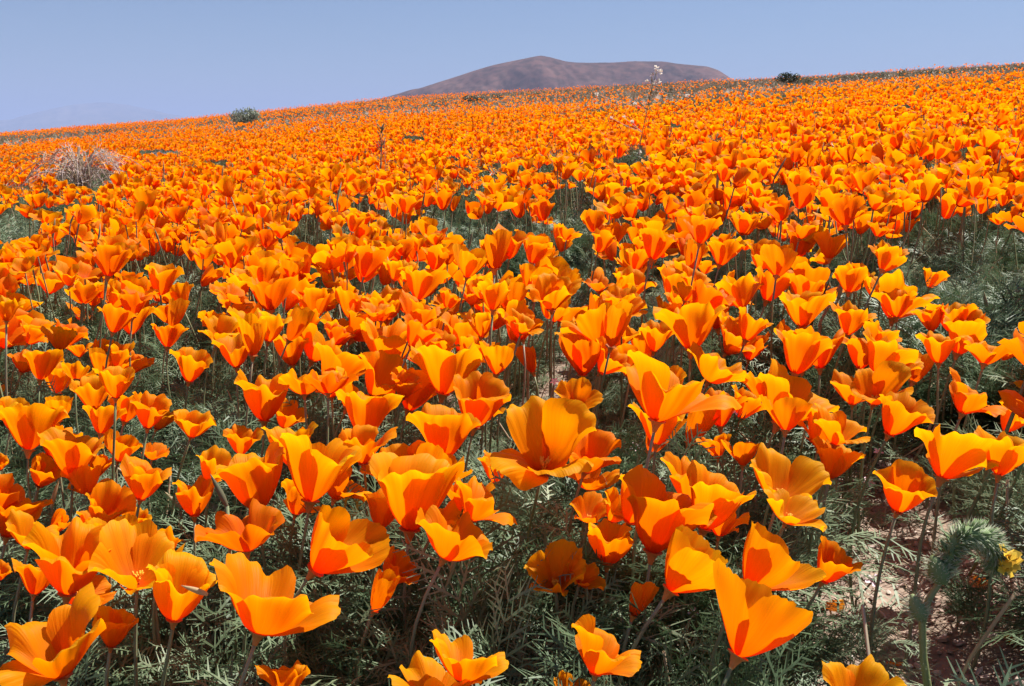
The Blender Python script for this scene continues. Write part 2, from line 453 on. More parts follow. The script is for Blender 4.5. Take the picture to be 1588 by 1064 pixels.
PROF = {
    'cup':  [(0, 62), (0.10, 42), (0.35, 24), (0.65, 21), (0.85, 38), (1.0, 70)],
    'bowl': [(0, 82), (0.15, 62), (0.40, 42), (0.70, 44), (0.90, 60), (1.0, 84)],
    'cone': [(0, 58), (0.15, 38), (0.45, 25), (0.75, 14), (0.92, 10), (1.0, 26)],
    'wind': [(0, 66), (0.14, 42), (0.40, 27), (0.70, 30), (0.88, 54), (1.0, 95)],
    'bud':  [(0, 50), (0.2, 20), (0.6, 8), (0.9, 0), (1.0, 0)],
}
def flower_params(kind, rg):
    ps = []
    ph0 = rg.uniform(0, 6.28)
    for k in range(4):
        d = rg.normal(0, 8)
        sc_, cl = 1.0, rg.uniform(-0.02, 0.10)
        if kind == 'wind':
            # blown open on one side: the lee petals flop, the windward ones stand up
            d = [-8, 12, 34, 10][k] + rg.normal(0, 8)
            sc_ = [1.12, 1.0, 0.95, 1.02][k]
        if kind == 'cone':
            d = [-3, 2, 16, 3][k] + rg.normal(0, 3)
            cl = rg.uniform(-0.12, 0.03)
        if kind == 'bowl' and k == 1: d += rg.uniform(0, 20)
        if kind == 'bud': cl = -0.1
        prof = [(v, a + d * min(1, v * 2.2)) for v, a in PROF[kind]]
        if rg.random() < 0.5 and kind in ('cup', 'bowl', 'wind'):
            e_ = rg.uniform(20, 60)
            prof[-1] = (1.0, prof[-1][1] + e_); prof[-2] = (prof[-2][0], prof[-2][1] + e_ * 0.35)
        Wd = {'bud': 0.36, 'cone': 0.60}.get(kind, 0.66) * rg.uniform(0.92, 1.08)
        ps.append(dict(L=sc_ * rg.uniform(0.86, 1.12), skew=rg.normal(0, 0.045), th=prof, W=Wd, phi=ph0 * 0 + k * math.pi / 2 + rg.normal(0, 0.09),
                       rs=(0.94 if k % 2 else 1.05), ruffle=rg.uniform(0.10, 0.23) * (0.5 if kind == 'cone' else 1) * (0 if kind == 'bud' else 1), ph=rg.uniform(0, 6.28), curl=cl,
                       dip=rg.uniform(0.0, 0.07), kap=rg.uniform(1.05, 1.3)))
    return ps, dict(lean=rg.normal(0, 0.10), lean2=rg.normal(0, 0.10))
def bend(P, b):
    P = P.copy()
    P[:, 0] += b['lean'] * P[:, 2] ** 2; P[:, 1] += b['lean2'] * P[:, 2] ** 2
    return P

VAR = {}       # kind -> list of dicts(petals=[mesh], verts=all, params)
rg = np.random.default_rng(21)
COUNTS = {'cup': 10, 'bowl': 7, 'cone': 6, 'wind': 8, 'bud': 2}
for kind, cnt in COUNTS.items():
    VAR[kind] = []
    for i in range(cnt):
        ps, b = flower_params(kind, rg)
        meshes, allv = [], []
        for p in ps:
            P, F, uv = petal_grid(nu=27, nv=14, fine_edge=1.0, **p)
            P = bend(P, b)
            mb = MB(); mb.add(P, F, [tuple(t) for t in uv])
            meshes.append(mb.mesh('petal', M_petal_own)); allv.append(P)
        VAR[kind].append(dict(petals=meshes, verts=np.vstack(allv), params=ps, b=b))

def receptacle_mesh():
    mb = MB()
    prof = [(0.028, -0.16), (0.045, -0.10), (0.075, -0.03), (0.125, -0.004), (0.13, 0.008)]
    n = 9; vs = []; fs = []
    for r, z in prof:
        for k in range(n): vs.append((r * math.cos(6.2832 * k / n), r * math.sin(6.2832 * k / n), z))
    for i in range(len(prof) - 1):
        for k in range(n): fs.append((i * n + k, i * n + (k + 1) % n, (i + 1) * n + (k + 1) % n, (i + 1) * n + k))
    mb.add(vs, fs)
    return mb.mesh('receptacle', M_recept)
def stamen_mesh():
    mb = MB(); q = random.Random(5)
    for i in range(22):
        a = q.uniform(0, 6.28); t = q.uniform(0.1, 0.42); l = q.uniform(0.12, 0.24)
        d = Vector((math.sin(t) * math.cos(a), math.sin(t) * math.sin(a), math.cos(t)))
        p0 = d * 0.02; 
        mb.tube([p0, p0 + d * l * 0.5, p0 + d * l * 0.55, p0 + d * l], [0.006, 0.006, 0.017, 0.012], 4)
    return mb.mesh('stamens', M_stamen)
ME_recept = receptacle_mesh(); ME_stamen = stamen_mesh()

def axis_matrix(axis, yaw):
    q = Vector((0, 0, 1)).rotation_difference(axis.normalized())
    return q.to_matrix() @ Matrix.Rotation(yaw, 3, 'Z')

GROUP = 'orange poppies in bloom on the slope'
KIND_WORDS = {'cup': 'goblet-shaped poppy', 'bowl': 'open bowl-shaped poppy', 'cone': 'half-closed tulip-shaped poppy', 'wind': 'lopsided wind-blown poppy', 'bud': 'barely opened poppy'}
LANDMARKS = [(x, y, n) for x, y, n in [
    (138, 275, 'dry dome of stems'), (590, 290, 'tall dark stalk'), (685, 320, 'thin bare leaning stem'), (988, 270, 'tall pale-flowered wildflower'), (822, 520, 'pale tan dry stalk'),
    (1275, 480, 'dark slender seed stalk'), (945, 700, 'pale curved bare stem'), (84, 770, 'tan pointed bud'), (340, 765, 'dark pointed pod'), (1500, 850, 'fuzzy curled plant'),
    (842, 684, 'large golden poppy with drooping front petals'), (428, 918, 'very large wide-open poppy'), (541, 835, 'folded cone-like poppy'), (1180, 942, 'biggest cone-shaped poppy'),
    (900, 549, 'dark red shade-tinted tulip-shaped poppy'), (297, 565, 'bare patch of feathery leaves'), (1400, 755, 'dark-throated lone poppy'), (1062, 598, 'broad flaring poppy'), (222, 862, 'forward-facing poppy'),
    (1500, 420, 'dark leafy hollow on the right'), (790, 366, 'dark leafy gap in the middle'), (485, 378, 'small dark leafy hollow'), (20, 362, 'dark leaves at the left margin'), (890, 326, 'shadowed leafy notch'),
    (1225, 735, 'wide golden poppy'), (1483, 700, 'poppy over pale soil'), (497, 722, 'broad smooth goblet poppy'), (306, 475, 'leafy hollow ringed by blooms'), (1205, 312, 'leafy gap below the crest field'), (60, 480, 'shaded leaves beside the left blooms'),
    (1042, 790, 'big deep goblet poppy'), (706, 826, 'veined fan-petalled poppy')]]
LM3 = None
def auto_label(kind, hue, axis, base, hgt, size):
    global LM3
    if LM3 is None:
        LM3 = [(np.array([0, 0, CAM_Z]) + hit(x, y, .15) * ray(x, y), n) for x, y, n in LANDMARKS]
    b = np.array(base)
    ds = [float(np.hypot(*(b - p)[:2])) for p, n in LM3]
    i = int(np.argmin(ds))
    w_ = []
    if size > 0.066: w_.append('large')
    elif size < 0.050: w_.append('small')
    if hgt > 0.185: w_.append('tall')
    elif hgt < 0.115: w_.append('low')
    w_.append('red-orange' if hue < 0.3 else ('golden-orange' if hue > 0.72 else 'orange'))
    w_.append(KIND_WORDS[kind])
    tilt = math.degrees(math.acos(max(-1, min(1, axis.normalized().z))))
    if tilt > 21: w_.append('leaning steeply')
    elif tilt < 9: w_.append('held upright')
    w_.append(('beside the ' if ds[i] < 0.16 else 'near the ') + LM3[i][1])
    return ' '.join(w_)
def make_poppy(kind, vi, yaw, axis, base, scale, label, hue, size):
    """base: world position of the flower's base; the stem runs down to the ground"""
    v = VAR[kind][vi]
    bx, by, bz = base
    g = tz(bx, by)
    hgt = max(bz - g, 0.02)
    rx = bx - axis.x * hgt * 0.3; ry = by - axis.y * hgt * 0.12
    gz = tz(rx, ry)
    root = link_obj('poppy', None)
    root.location = (rx, ry, gz)
    tag(root, label or auto_label(kind, hue, axis, base, hgt, size), 'poppy', GROUP)
    M3 = axis_matrix(axis, yaw)
    head = Matrix.Translation((bx - rx, by - ry, bz - gz)) @ M3.to_4x4() @ Matrix.Scale(scale, 4)
    for me in v['petals']:
        o = link_obj('petal', me, root); o.matrix_local = head; o.color = (hue, hue, hue, 1)
    o = link_obj('receptacle', ME_recept, root); o.matrix_local = head
    if kind in ('bowl', 'wind', 'cup'):
        o = link_obj('stamens', ME_stamen, root); o.matrix_local = head
    top = Vector((bx - rx, by - ry, bz - gz)) - axis.normalized() * scale * 0.15
    p0 = Vector((0, 0, -0.01)); p3 = top
    p1 = Vector((random.uniform(-.02, .02), random.uniform(-.02, .02), top.z * 0.45)); p2 = top - axis.normalized() * hgt * 0.35
    pts = []
    for i in range(8):
        t = i / 7
        pts.append((1 - t) ** 3 * p0 + 3 * (1 - t) ** 2 * t * p1 + 3 * (1 - t) * t * t * p2 + t ** 3 * p3)
    mb = MB(); mb.tube(pts, [0.0014 - 0.0003 * i / 7 for i in range(8)], 5)
    link_obj('stem', mb.mesh('stem', M_stem), root)
    return root

# ------------------------------------------------------------------ poppies read one by one off the photograph: x, y, width, height, kind, (tilt right, tilt to viewer), own label
H = [
 (78, 985, 160, 145, 'wind', (-.05, .35), 'large orange poppy with one tall back petal, left of the dark feathery leaves'),
 (222, 862, 140, 100, 'bowl', (.05, .5), 'orange poppy facing forward with a deep shadowed throat and spread lips'),
 (118, 862, 118, 125, 'cup', (.1, .2), None),
 (284, 912, 106, 106, 'cup', (.1, .25), 'goblet poppy with scalloped rim crossed by a pale dry leaf'),
 (428, 918, 180, 140, 'bowl', (.2, .12), 'very large wide-open orange poppy with shadowed back petals and bright right petal'),
 (172, 781, 73, 68, 'cup', None, None), (210, 803, 50, 40, 'cup', None, None), (110, 702, 110, 76, 'cup', (.0, .2), None),
 (75, 729, 52, 52, 'cup', None, None), (160, 722, 46, 38, 'bud', None, None), (224, 740, 82, 70, 'cup', None, None), (240, 700, 44, 26, 'bowl', None, None),
 (50, 820, 76, 62, 'wind', None, None), (96, 808, 40, 40, 'bud', None, None), (140, 806, 44, 30, 'cup', None, None),
 (388, 740, 112, 105, 'cup', (-.1, .15), None), (303, 766, 70, 68, 'cup', (-.1, .2), 'orange poppy beside a dark pointed pod'),
 (375, 818, 118, 76, 'bowl', (-.1, .3), 'deep red-orange poppy shaded beneath a taller bloom'), (182, 972, 62, 66, 'cup', (.1, .2), None), (3, 885, 36, 30, 'cup', None, None), (2, 716, 30, 26, 'cup', None, None),
 (48, 660, 108, 76, 'cup', (.05, .1), None), (160, 650, 62, 46, 'cup', None, None), (152, 608, 90, 52, 'cup', None, None), (200, 628, 66, 52, 'cup', (.3, .2), None),
 (66, 565, 58, 48, 'cup', (.05, .1), None), (118, 574, 52, 30, 'bowl', None, None), (253, 642, 44, 48, 'cup', None, None), (305, 657, 65, 44, 'cup', None, None),
 (297, 565, 68, 54, 'cup', (.2, .3), 'orange poppy standing alone over a bare patch of feathery leaves'), (262, 520, 60, 38, 'cup', None, None), (205, 496, 64, 44, 'cup', (.0, .2), None), (255, 485, 44, 34, 'cup', None, None),
 (274, 458, 50, 42, 'cup', None, None), (143, 451, 52, 48, 'cup', None, None), (164, 403, 86, 48, 'cup', (.2, .1), None), (86, 437, 66, 36, 'wind', None, None),
 (90, 524, 60, 40, 'cup', None, None), (160, 541, 34, 32, 'bud', None, None), (412, 612, 74, 100, 'cup', (.05, .1), None), (452, 640, 50, 50, 'cup', None, None),
 (380, 682, 62, 48, 'cup', None, None), (352, 452, 48, 32, 'cup', None, None), (425, 455, 88, 54, 'cup', None, None), (482, 468, 80, 52, 'cup', None, None),
 (395, 508, 78, 66, 'cup', None, None), (415, 402, 54, 36, 'wind', None, None), (445, 414, 58, 40, 'cup', None, None), (18, 510, 52, 60, 'wind', None, None), (6, 478, 40, 40, 'cup', None, None),
 (497, 722, 124, 112, 'cup', (.1, .15), 'broad smooth goblet poppy with a pale folded lip'), (572, 690, 92, 60, 'cup', None, None), (648, 762, 145, 122, 'cup', (.15, .25), None),
 (755, 782, 96, 76, 'wind', (.35, .2), None), (706, 826, 118, 90, 'bowl', (.35, .15), 'orange poppy with veined, sunlit fan petal leaning above feathery leaves'), (541, 835, 120, 112, 'cone', (.75, .3), 'smooth half-closed orange poppy leaning sideways like a folded cone'),
 (622, 876, 56, 66, 'cup', None, None), (598, 915, 46, 66, 'bud', None, None), (728, 1016, 122, 80, 'bowl', (.2, .1), 'open poppy with a dark stem shadow across its petals'), (676, 1058, 146, 62, 'bowl', (.0, .05), 'wide pale-rimmed poppy in front of one crossed by a stem shadow'),
 (438, 1056, 94, 50, 'cup', (.1, .2), None), (842, 684, 166, 136, 'wind', (.05, .65), 'large golden poppy with upright back petals and two drooping front petals'), (688, 670, 116, 88, 'cup', (.1, .15), None), (572, 640, 112, 72, 'cup', None, None),
 (748, 620, 82, 100, 'cup', (.1, .2), None), (695, 568, 118, 88, 'cup', (.1, .15), None), (897, 614, 74, 60, 'bowl', (.05, .6), 'small veined poppy with creased petals facing forward'), (900, 549, 62, 72, 'cone', (.0, .2), 'dark red-orange tulip-shaped poppy, folded almost shut'),
 (950, 551, 56, 60, 'cup', None, None), (813, 557, 40, 40, 'bud', None, None), (758, 453, 80, 62, 'cup', (.05, .1), None), (536, 556, 92, 90, 'cup', None, None), (606, 532, 88, 80, 'cup', None, None),
 (722, 512, 82, 70, 'cup', None, None), (662, 503, 70, 56, 'cup', None, None), (808, 498, 74, 66, 'cup', None, None), (925, 500, 112, 70, 'wind', None, None), (858, 452, 96, 54, 'cup', None, None),
 (1020, 657, 92, 66, 'cup', (.1, .1), None), (1062, 598, 180, 112, 'wind', (.2, .2), 'broad orange poppy with flaring right lip and tall left lobe'), (1070, 505, 112, 76, 'cup', (.15, .1), None), (1172, 502, 52, 54, 'cup', (.3, .2), None),
 (1272, 538, 80, 66, 'cup', (.0, .3), None), (1240, 608, 128, 104, 'wind', (.4, .3), None), (1180, 598, 56, 46, 'cup', (-.2, .1), None), (1398, 458, 98, 76, 'wind', (.2, .1), None), (1478, 492, 74, 50, 'cup', None, None), (1458, 538, 68, 52, 'cup', (.1, .1), None),
 (1535, 543, 92, 46, 'wind', (.35, .1), None), (1515, 607, 90, 74, 'wind', (.15, .2), None), (1405, 642, 82, 68, 'cup', (.3, .3), None), (1302, 658, 84, 66, 'wind', (.2, .2), None),
 (1300, 710, 74, 64, 'cup', (.3, .2), None), (1483, 700, 116, 90, 'wind', (.25, .2), 'flared orange poppy over a patch of pale bare soil'), (1562, 700, 88, 76, 'cup', (.2, .2), None), (1400, 755, 88, 84, 'cup', (.1, .45), 'orange poppy with a dark red throat standing alone over bare soil'),
 (1225, 735, 130, 90, 'bowl', (.2, .5), 'wide golden poppy resting just above a drooping shaded one'), (1234, 790, 98, 58, 'bowl', (.3, .4), 'drooping poppy with shaded face under a wide golden one'), (1042, 790, 145, 140, 'cup', (.15, .2), 'big deep goblet poppy with several folded upper petals'), (1115, 768, 108, 108, 'cup', (.3, .1), None),
 (1080, 868, 96, 104, 'cone', (.6, .3), 'half-closed poppy with a yellow fold, against the biggest cone-shaped bloom'), (1180, 942, 136, 155, 'cone', (.45, .25), 'biggest cone-shaped poppy, yellow along its folded top edge'), (1218, 862, 132, 110, 'cone', (.6, .2), 'half-closed poppy with a pointed left tip and a curled right lip'), (1298, 868, 68, 74, 'cup', (.4, .4), None),
 (860, 880, 88, 80, 'bowl', (-.1, .45), None), (908, 890, 60, 48, 'bowl', (.1, .5), None), (915, 788, 58, 58, 'bowl', (.0, .5), None), (945, 842, 68, 70, 'cup', (.0, .1), None), (942, 1002, 108, 92, 'wind', (.05, .2), 'ragged poppy of torn narrow petals low among the feathery leaves'),
 (1000, 928, 48, 56, 'bud', None, None), (1330, 1062, 128, 66, 'bowl', (.0, .3), 'pale-rimmed poppy rising over littered bare soil'), (885, 1066, 70, 40, 'bowl', None, None), (1572, 642, 50, 58, 'cup', None, None), (1452, 430, 38, 34, 'cup', (.4, .2), None),
 (1270, 430, 80, 76, 'wind', (.0, .1), None), (1248, 478, 80, 60, 'cup', None, None), (1322, 492, 74, 56, 'cup', None, None), (1372, 522, 64, 50, 'cup', None, None), (1362, 594, 92, 70, 'wind', None, None),
 (1092, 658, 64, 56, 'bud', None, None), (1106, 690, 60, 40, 'cup', None, None), (1150, 452, 80, 56, 'cup', None, None), (1062, 440, 84, 60, 'cup', None, None), (985, 440, 70, 60, 'cup', None, None), (1205, 440, 60, 56, 'cup', None, None),
 (600, 466, 80, 60, 'cup', None, None), (545, 470, 60, 50, 'cup', None, None), (660, 440, 84, 50, 'cup', None, None), (1145, 520, 50, 76, 'cup', None, None), (1020, 520, 60, 50, 'cup', None, None), (470, 500, 60, 50, 'cup', None, None),
 (1440, 492, 60, 44, 'cup', None, None), (1430, 570, 50, 40, 'bud', None, None), (1505, 490, 54, 40, 'wind', None, None), (1570, 546, 34, 24, 'bud', None, None),
 # partly hidden blooms that close up the clusters
 (450, 690, 90, 70, 'cup', None, None), (540, 745, 80, 70, 'wind', None, None), (610, 722, 100, 80, 'cup', None, None), (690, 722, 90, 80, 'cone', None, None),
 (600, 790, 80, 60, 'cup', None, None), (684, 800, 90, 70, 'bowl', None, None), (340, 722, 70, 60, 'cup', None, None), (468, 772, 70, 60, 'wind', None, None),
 (724, 772, 90, 60, 'cup', None, None), (132, 742, 70, 50, 'wind', None, None), (92, 680, 80, 50, 'cup', None, None), (192, 690, 60, 50, 'cone', None, None),
 (20, 640, 60, 50, 'cup', None, None), (128, 905, 84, 74, 'bowl', None, None), (58, 892, 70, 60, 'cup', None, None), (1080, 742, 110, 80, 'wind', None, None),
 (1000, 772, 80, 80, 'cup', None, None), (1122, 802, 80, 60, 'wind', None, None), (962, 782, 50, 70, 'cup', None, None), (1150, 702, 60, 40, 'cone', None, None),
 (1018, 602, 90, 70, 'cup', None, None), (1112, 562, 90, 70, 'bowl', None, None), (1122, 632, 80, 60, 'cup', None, None), (990, 562, 80, 60, 'wind', None, None),
 (652, 602, 90, 70, 'cup', None, None), (560, 602, 90, 70, 'wind', None, None), (602, 582, 90, 80, 'cup', None, None), (642, 542, 80, 60, 'cone', None, None),
 (780, 482, 80, 60, 'cup', None, None), (880, 472, 80, 60, 'bowl', None, None), (960, 482, 90, 60, 'cup', None, None), (500, 532, 80, 70, 'wind', None, None),
 (450, 542, 60, 50, 'cup', None, None), (240, 842, 80, 60, 'wind', None, None), (250, 880, 70, 60, 'cup', None, None), (170, 830, 80, 60, 'cone', None, None),
 (1100, 480, 80, 60, 'cup', None, None), (1240, 520, 70, 54, 'bowl', None, None), (1340, 545, 70, 54, 'cup', None, None), (1400, 560, 60, 46, 'wind', None, None),
 (530, 510, 70, 56, 'cup', None, None), (580, 500, 80, 60, 'wind', None, None),
]
HEAD_DISCS = []
placed = []
rh = np.random.default_rng(3)
N_MAIN = len(H) - 42
for hi_, (cx, cy, wpx, hpx, kind, tilt, label) in enumerate(H):
    # depth: where the sight line meets the flower canopy, nudged so that the bloom has a real poppy's size
    h = 0.165 if hi_ < N_MAIN else 0.145
    d = hit(cx, min(cy, 1000), h)
    lo, hi = (0.036, 0.078)
    for _ in range(30):
        size = wpx * d / FPX
        if size > hi and h < 0.29: h += 0.008
        elif size < lo and h > 0.13: h -= 0.008
        else: break
        d = hit(cx, min(cy, 1000), h)
    size = wpx * d / FPX; hs = hpx * d / FPX
    best = None
    for trial in range(36):
        vi = int(rh.integers(len(VAR[kind])))
        yaw = rh.uniform(0, 6.283)
        if tilt: tx, ty = tilt[0] + rh.normal(0, .08) + .05, tilt[1] + rh.normal(0, .08) - (.36 if kind in ('cup', 'wind') else .3)
        else: tx, ty = rh.normal(0.18, 0.27), rh.normal(-0.16, 0.24)
        ax = Vector((tx, -ty, 1.0)).normalized()
        M3 = np.array(axis_matrix(ax, yaw))
        P = VAR[kind][vi]['verts'] @ M3.T
        sx, sy = P @ CR, P @ CU
        wd, hg = np.ptp(sx), np.ptp(sy)
        err = abs(math.log((hg / wd) / (hs / size)))
        if best is None or err < best[0]:
            best = (err, vi, yaw, ax, wd, hg, (sx.max() + sx.min()) / 2, (sy.max() + sy.min()) / 2, (P @ CF).mean())
    _, vi, yaw, ax, wd, hg, mx, my, mf = best
    s = math.sqrt((size / wd) * (hs / hg)); s = min(max(s, 0.8 * size / wd), 1.1 * size / wd)
    C = np.array([0, 0, CAM_Z]) + d * ray(cx, cy)
    B = C - s * (mx * CR + my * CU + mf * CF)
    B[2] = max(B[2], tz(B[0], B[1]) + 0.02)
    hue = rh.uniform(0.15, 0.85)
    if label: hue = 0.93 if 'golden' in label or 'pale' in label else (0.04 if label.startswith('d') and 'red' in label else hue)  # red hue for the shaded blooms: their shade is put into the colour
    make_poppy(kind, vi, yaw, ax, tuple(B), s, label, hue, size)
    HEAD_DISCS.append((B[0], B[1], size * 0.5)); placed.append(B)

# ------------------------------------------------------------------ the rest of the field
GAPS = [  # places where the photograph shows leaves or soil instead of blooms: x, y, half width, half height
 (275, 590, 95, 55), (60, 480, 50, 40), (300, 475, 45, 34), (255, 430, 70, 28), (1500, 425, 110, 62), (1560, 520, 60, 70), (838, 570, 45, 60), (668, 640, 30, 30),
 (960, 690, 55, 90), (965, 615, 40, 40), (750, 930, 190, 100), (550, 990, 110, 60), (850, 960, 80, 90), (30, 890, 60, 50), (300, 1010, 120, 60), (1480, 920, 190, 260),
 (1340, 800, 110, 60), (270, 700, 60, 40), (815, 780, 40, 60), (485, 378, 34, 26), (790, 366, 50, 16), (885, 326, 40, 22), (700, 350, 40, 12), (20, 362, 45, 22), (105, 402, 30, 20),
 (985, 252, 26, 20), (640, 219, 22, 8), (335, 258, 36, 8), (245, 239, 40, 6), (1205, 312, 26, 12), (1410, 400, 30, 20), (135, 278, 60, 20), (380, 180, 26, 12), (900, 420, 45, 16), (1215, 400, 18, 16), (110, 330, 30, 8), (560, 330, 26, 8),
 (1340, 220, 22, 7), (1400, 170, 24, 6), (1500, 240, 26, 8), (1275, 265, 24, 8), (760, 280, 24, 7), (1440, 330, 20, 10), (690, 250, 20, 5), (1050, 200, 20, 5), (430, 330, 22, 7), (1130, 360, 20, 10),
]
_rgap = np.random.default_rng(61)
def in_gap(px, py):
    m = np.zeros(px.shape, bool)
    lim = _rgap.uniform(0.45, 1.15, px.shape)
    for gx, gy, a, b in GAPS:
        if 300 < gy < 430: a, b = a * 1.15, b * 1.5
        m |= ((px - gx) / a) ** 2 + ((py - gy) / b) ** 2 < np.where(gy < 300, lim * 0.9, lim)
    return m

def ring(d0, d1, dens, half, rgn):
    """evenly jittered points over a wedge of the slope in front of the camera"""
    step = 1 / math.sqrt(dens)
    ys = np.arange(d0, d1, step); out = []
    xs = np.arange(-half * d1 - 0.5, half * d1 + 0.5, step)
    X, Y = np.meshgrid(xs, ys)
    X = X + rgn.uniform(-.5, .5, X.shape) * step * 1.3; Y = Y + rgn.uniform(-.5, .5, Y.shape) * step * 1.3
    k = (np.abs(X) < half * Y + 0.35)
    return X[k], Y[k]

rs_ = np.random.default_rng(99)
PX, PY = [], []
for d0, d1, dn in ((0.48, 0.95, 420), (0.95, 3.0, 520), (3.0, 8.0, 480), (8.0, 20.0, 210), (20.0, 52.0, 60)):
    a, b = ring(d0, d1, dn, 0.66, rs_)
    PX.append(a); PY.append(b)
PX = np.concatenate(PX); PY = np.concatenate(PY)
GZ = terrain(PX, PY)
HT = np.clip(rs_.normal(0.15, 0.03, PX.shape), 0.07, 0.24)
qx, qy, qd = project(np.stack([PX, PY, GZ + HT], -1))
dist = np.hypot(PX, PY)
patch = fbm(PX * 1.1 + 40, PY * 1.1 + 12, 3) + 0.0
keep = ~in_gap(qx, qy)
low_ = qy > 585
HT = np.where(low_, np.clip(HT - 0.015, 0.11, 0.2), HT); qx, qy, qd = project(np.stack([PX, PY, GZ + HT], -1))
keep &= (~low_) | ((rs_.random(PX.shape) < 0.85) & (qd > 0.74))
keep &= ~in_gap(qx, qy)
for (cx, cy, wpx, hpx, *_r) in H:
    keep &= ~((np.abs(qx - cx) < wpx * .30) & (np.abs(qy - cy) < hpx * .34) & low_)
keep &= rs_.random(PX.shape) < np.interp(patch, [0.26, 0.40, 0.5], [0.22, 0.85, 1.0])
# the upper slope thins into dry scrub, most of all to the right of the hill
thin = sstep(8, 26, dist) * np.interp(PX / np.maximum(PY, 1), [-0.5, -0.25, -0.05, 0.1, 0.25, 0.52], [0.25, 0.38, 0.66, 0.88, 0.93, 0.90])
thin = np.maximum(thin, 0.97 * sstep(0.46, 0.54, fbm(PX * 0.35 + 7, PY * 0.35, 3)) * sstep(6, 14, dist))
thin = np.maximum(thin, sstep(-0.1, 0.15, PX / np.maximum(PY, 1)) * sstep(7.5, 15, dist) * np.interp(fbm(PX * 0.2, PY * 0.2, 3), [0.3, 0.6], [0.95, 0.72]))
keep &= rs_.random(PX.shape) > thin
hd = np.array([(a, b) for a, b, _ in HEAD_DISCS])
nearsel = np.where(keep & (dist < 2.2))[0]
for i in nearsel:
    if np.min(np.hypot(hd[:, 0] - PX[i], hd[:, 1] - PY[i])) < (0.04 if qy[i] < 585 else 0.03): keep[i] = False
sel = np.where(keep)[0]
PX, PY, GZ, HT, qx, qy, qd, dist = [a[sel] for a in (PX, PY, GZ, HT, qx, qy, qd, dist)]

# those that show largest, up to about 300 with the ones above, stay poppies of their own
inframe = (qx > 5) & (qx < 1583) & (qy > 100)
order = np.argsort(np.where(inframe, qd, 1e9))
n_ind = max(0, 300 - len(H))
ind = order[:n_ind]
isind = np.zeros(PX.shape, bool); isind[ind] = True
for i in ind:
    kind = ['cup', 'cup', 'cup', 'wind', 'wind', 'bowl', 'cone', 'bud'][int(rh.integers(8))]
    if kind == 'bud' and rh.random() < .5: kind = 'cup'
    vi = int(rh.integers(len(VAR[kind])))
    ax = Vector((rh.normal(0.2, 0.2), -rh.normal(-0.14, 0.2), 1)).normalized()
    size = rh.uniform(0.038, 0.060)
    s = size / np.ptp(VAR[kind][vi]['verts'][:, 0])
    s = min(s, 0.046 / np.ptp(VAR[kind][vi]['verts'][:, 2]))
    make_poppy(kind, vi, rh.uniform(0, 6.28), ax, (PX[i], PY[i], GZ[i] + HT[i]), s, None, rh.uniform(0, 1), size)

# ------------------------------------------------------------------ scatter of uncountable things by geometry nodes
def scatter(name, P, rot, scl, idx, sources, kind='stuff', label=None, cat=None, parent=None):
    src = bpy.data.collections.new(name + '_shapes')
    src.use_fake_user = True
    for i, me in enumerate(sources):
        o = bpy.data.objects.new('%s_shape_%03d' % (name, i), me); src.objects.link(o)
    me = bpy.data.meshes.new(name)
    me.vertices.add(len(P)); me.vertices.foreach_set('co', np.asarray(P, np.float32).ravel())
    a = me.attributes.new('rot', 'FLOAT_VECTOR', 'POINT'); a.data.foreach_set('vector', np.asarray(rot, np.float32).ravel())
    a = me.attributes.new('scl', 'FLOAT', 'POINT'); a.data.foreach_set('value', np.asarray(scl, np.float32))
    a = me.attributes.new('pick', 'INT', 'POINT'); a.data.foreach_set('value', np.asarray(idx, np.int32))
    o = link_obj(name, me, parent)
    ng = bpy.data.node_groups.new(name + '_nodes', 'GeometryNodeTree')
    ng.interface.new_socket('Geometry', in_out='INPUT', socket_type='NodeSocketGeometry')
    ng.interface.new_socket('Geometry', in_out='OUTPUT', socket_type='NodeSocketGeometry')
    N, Lk = ng.nodes, ng.links
    gi = N.new('NodeGroupInput'); go = N.new('NodeGroupOutput')
    iop = N.new('GeometryNodeInstanceOnPoints'); ci = N.new('GeometryNodeCollectionInfo')
    ci.inputs['Collection'].default_value = src
    ci.inputs['Separate Children'].default_value = True; ci.inputs['Reset Children'].default_value = True
    def attr(nm, typ):
        n = N.new('GeometryNodeInputNamedAttribute'); n.data_type = typ; n.inputs['Name'].default_value = nm
        return n.outputs['Attribute']
    er = N.new('FunctionNodeEulerToRotation'); Lk.new(attr('rot', 'FLOAT_VECTOR'), er.inputs[0])
    Lk.new(gi.outputs[0], iop.inputs['Points']); Lk.new(ci.outputs[0], iop.inputs['Instance'])
    iop.inputs['Pick Instance'].default_value = True
    Lk.new(attr('pick', 'INT'), iop.inputs['Instance Index']); Lk.new(er.outputs[0], iop.inputs['Rotation']); Lk.new(attr('scl', 'FLOAT'), iop.inputs['Scale'])
    Lk.new(iop.outputs[0], go.inputs[0])
    md = o.modifiers.new('scatter', 'NODES'); md.node_group = ng
    tag(o, label, cat, None, kind)
    return o

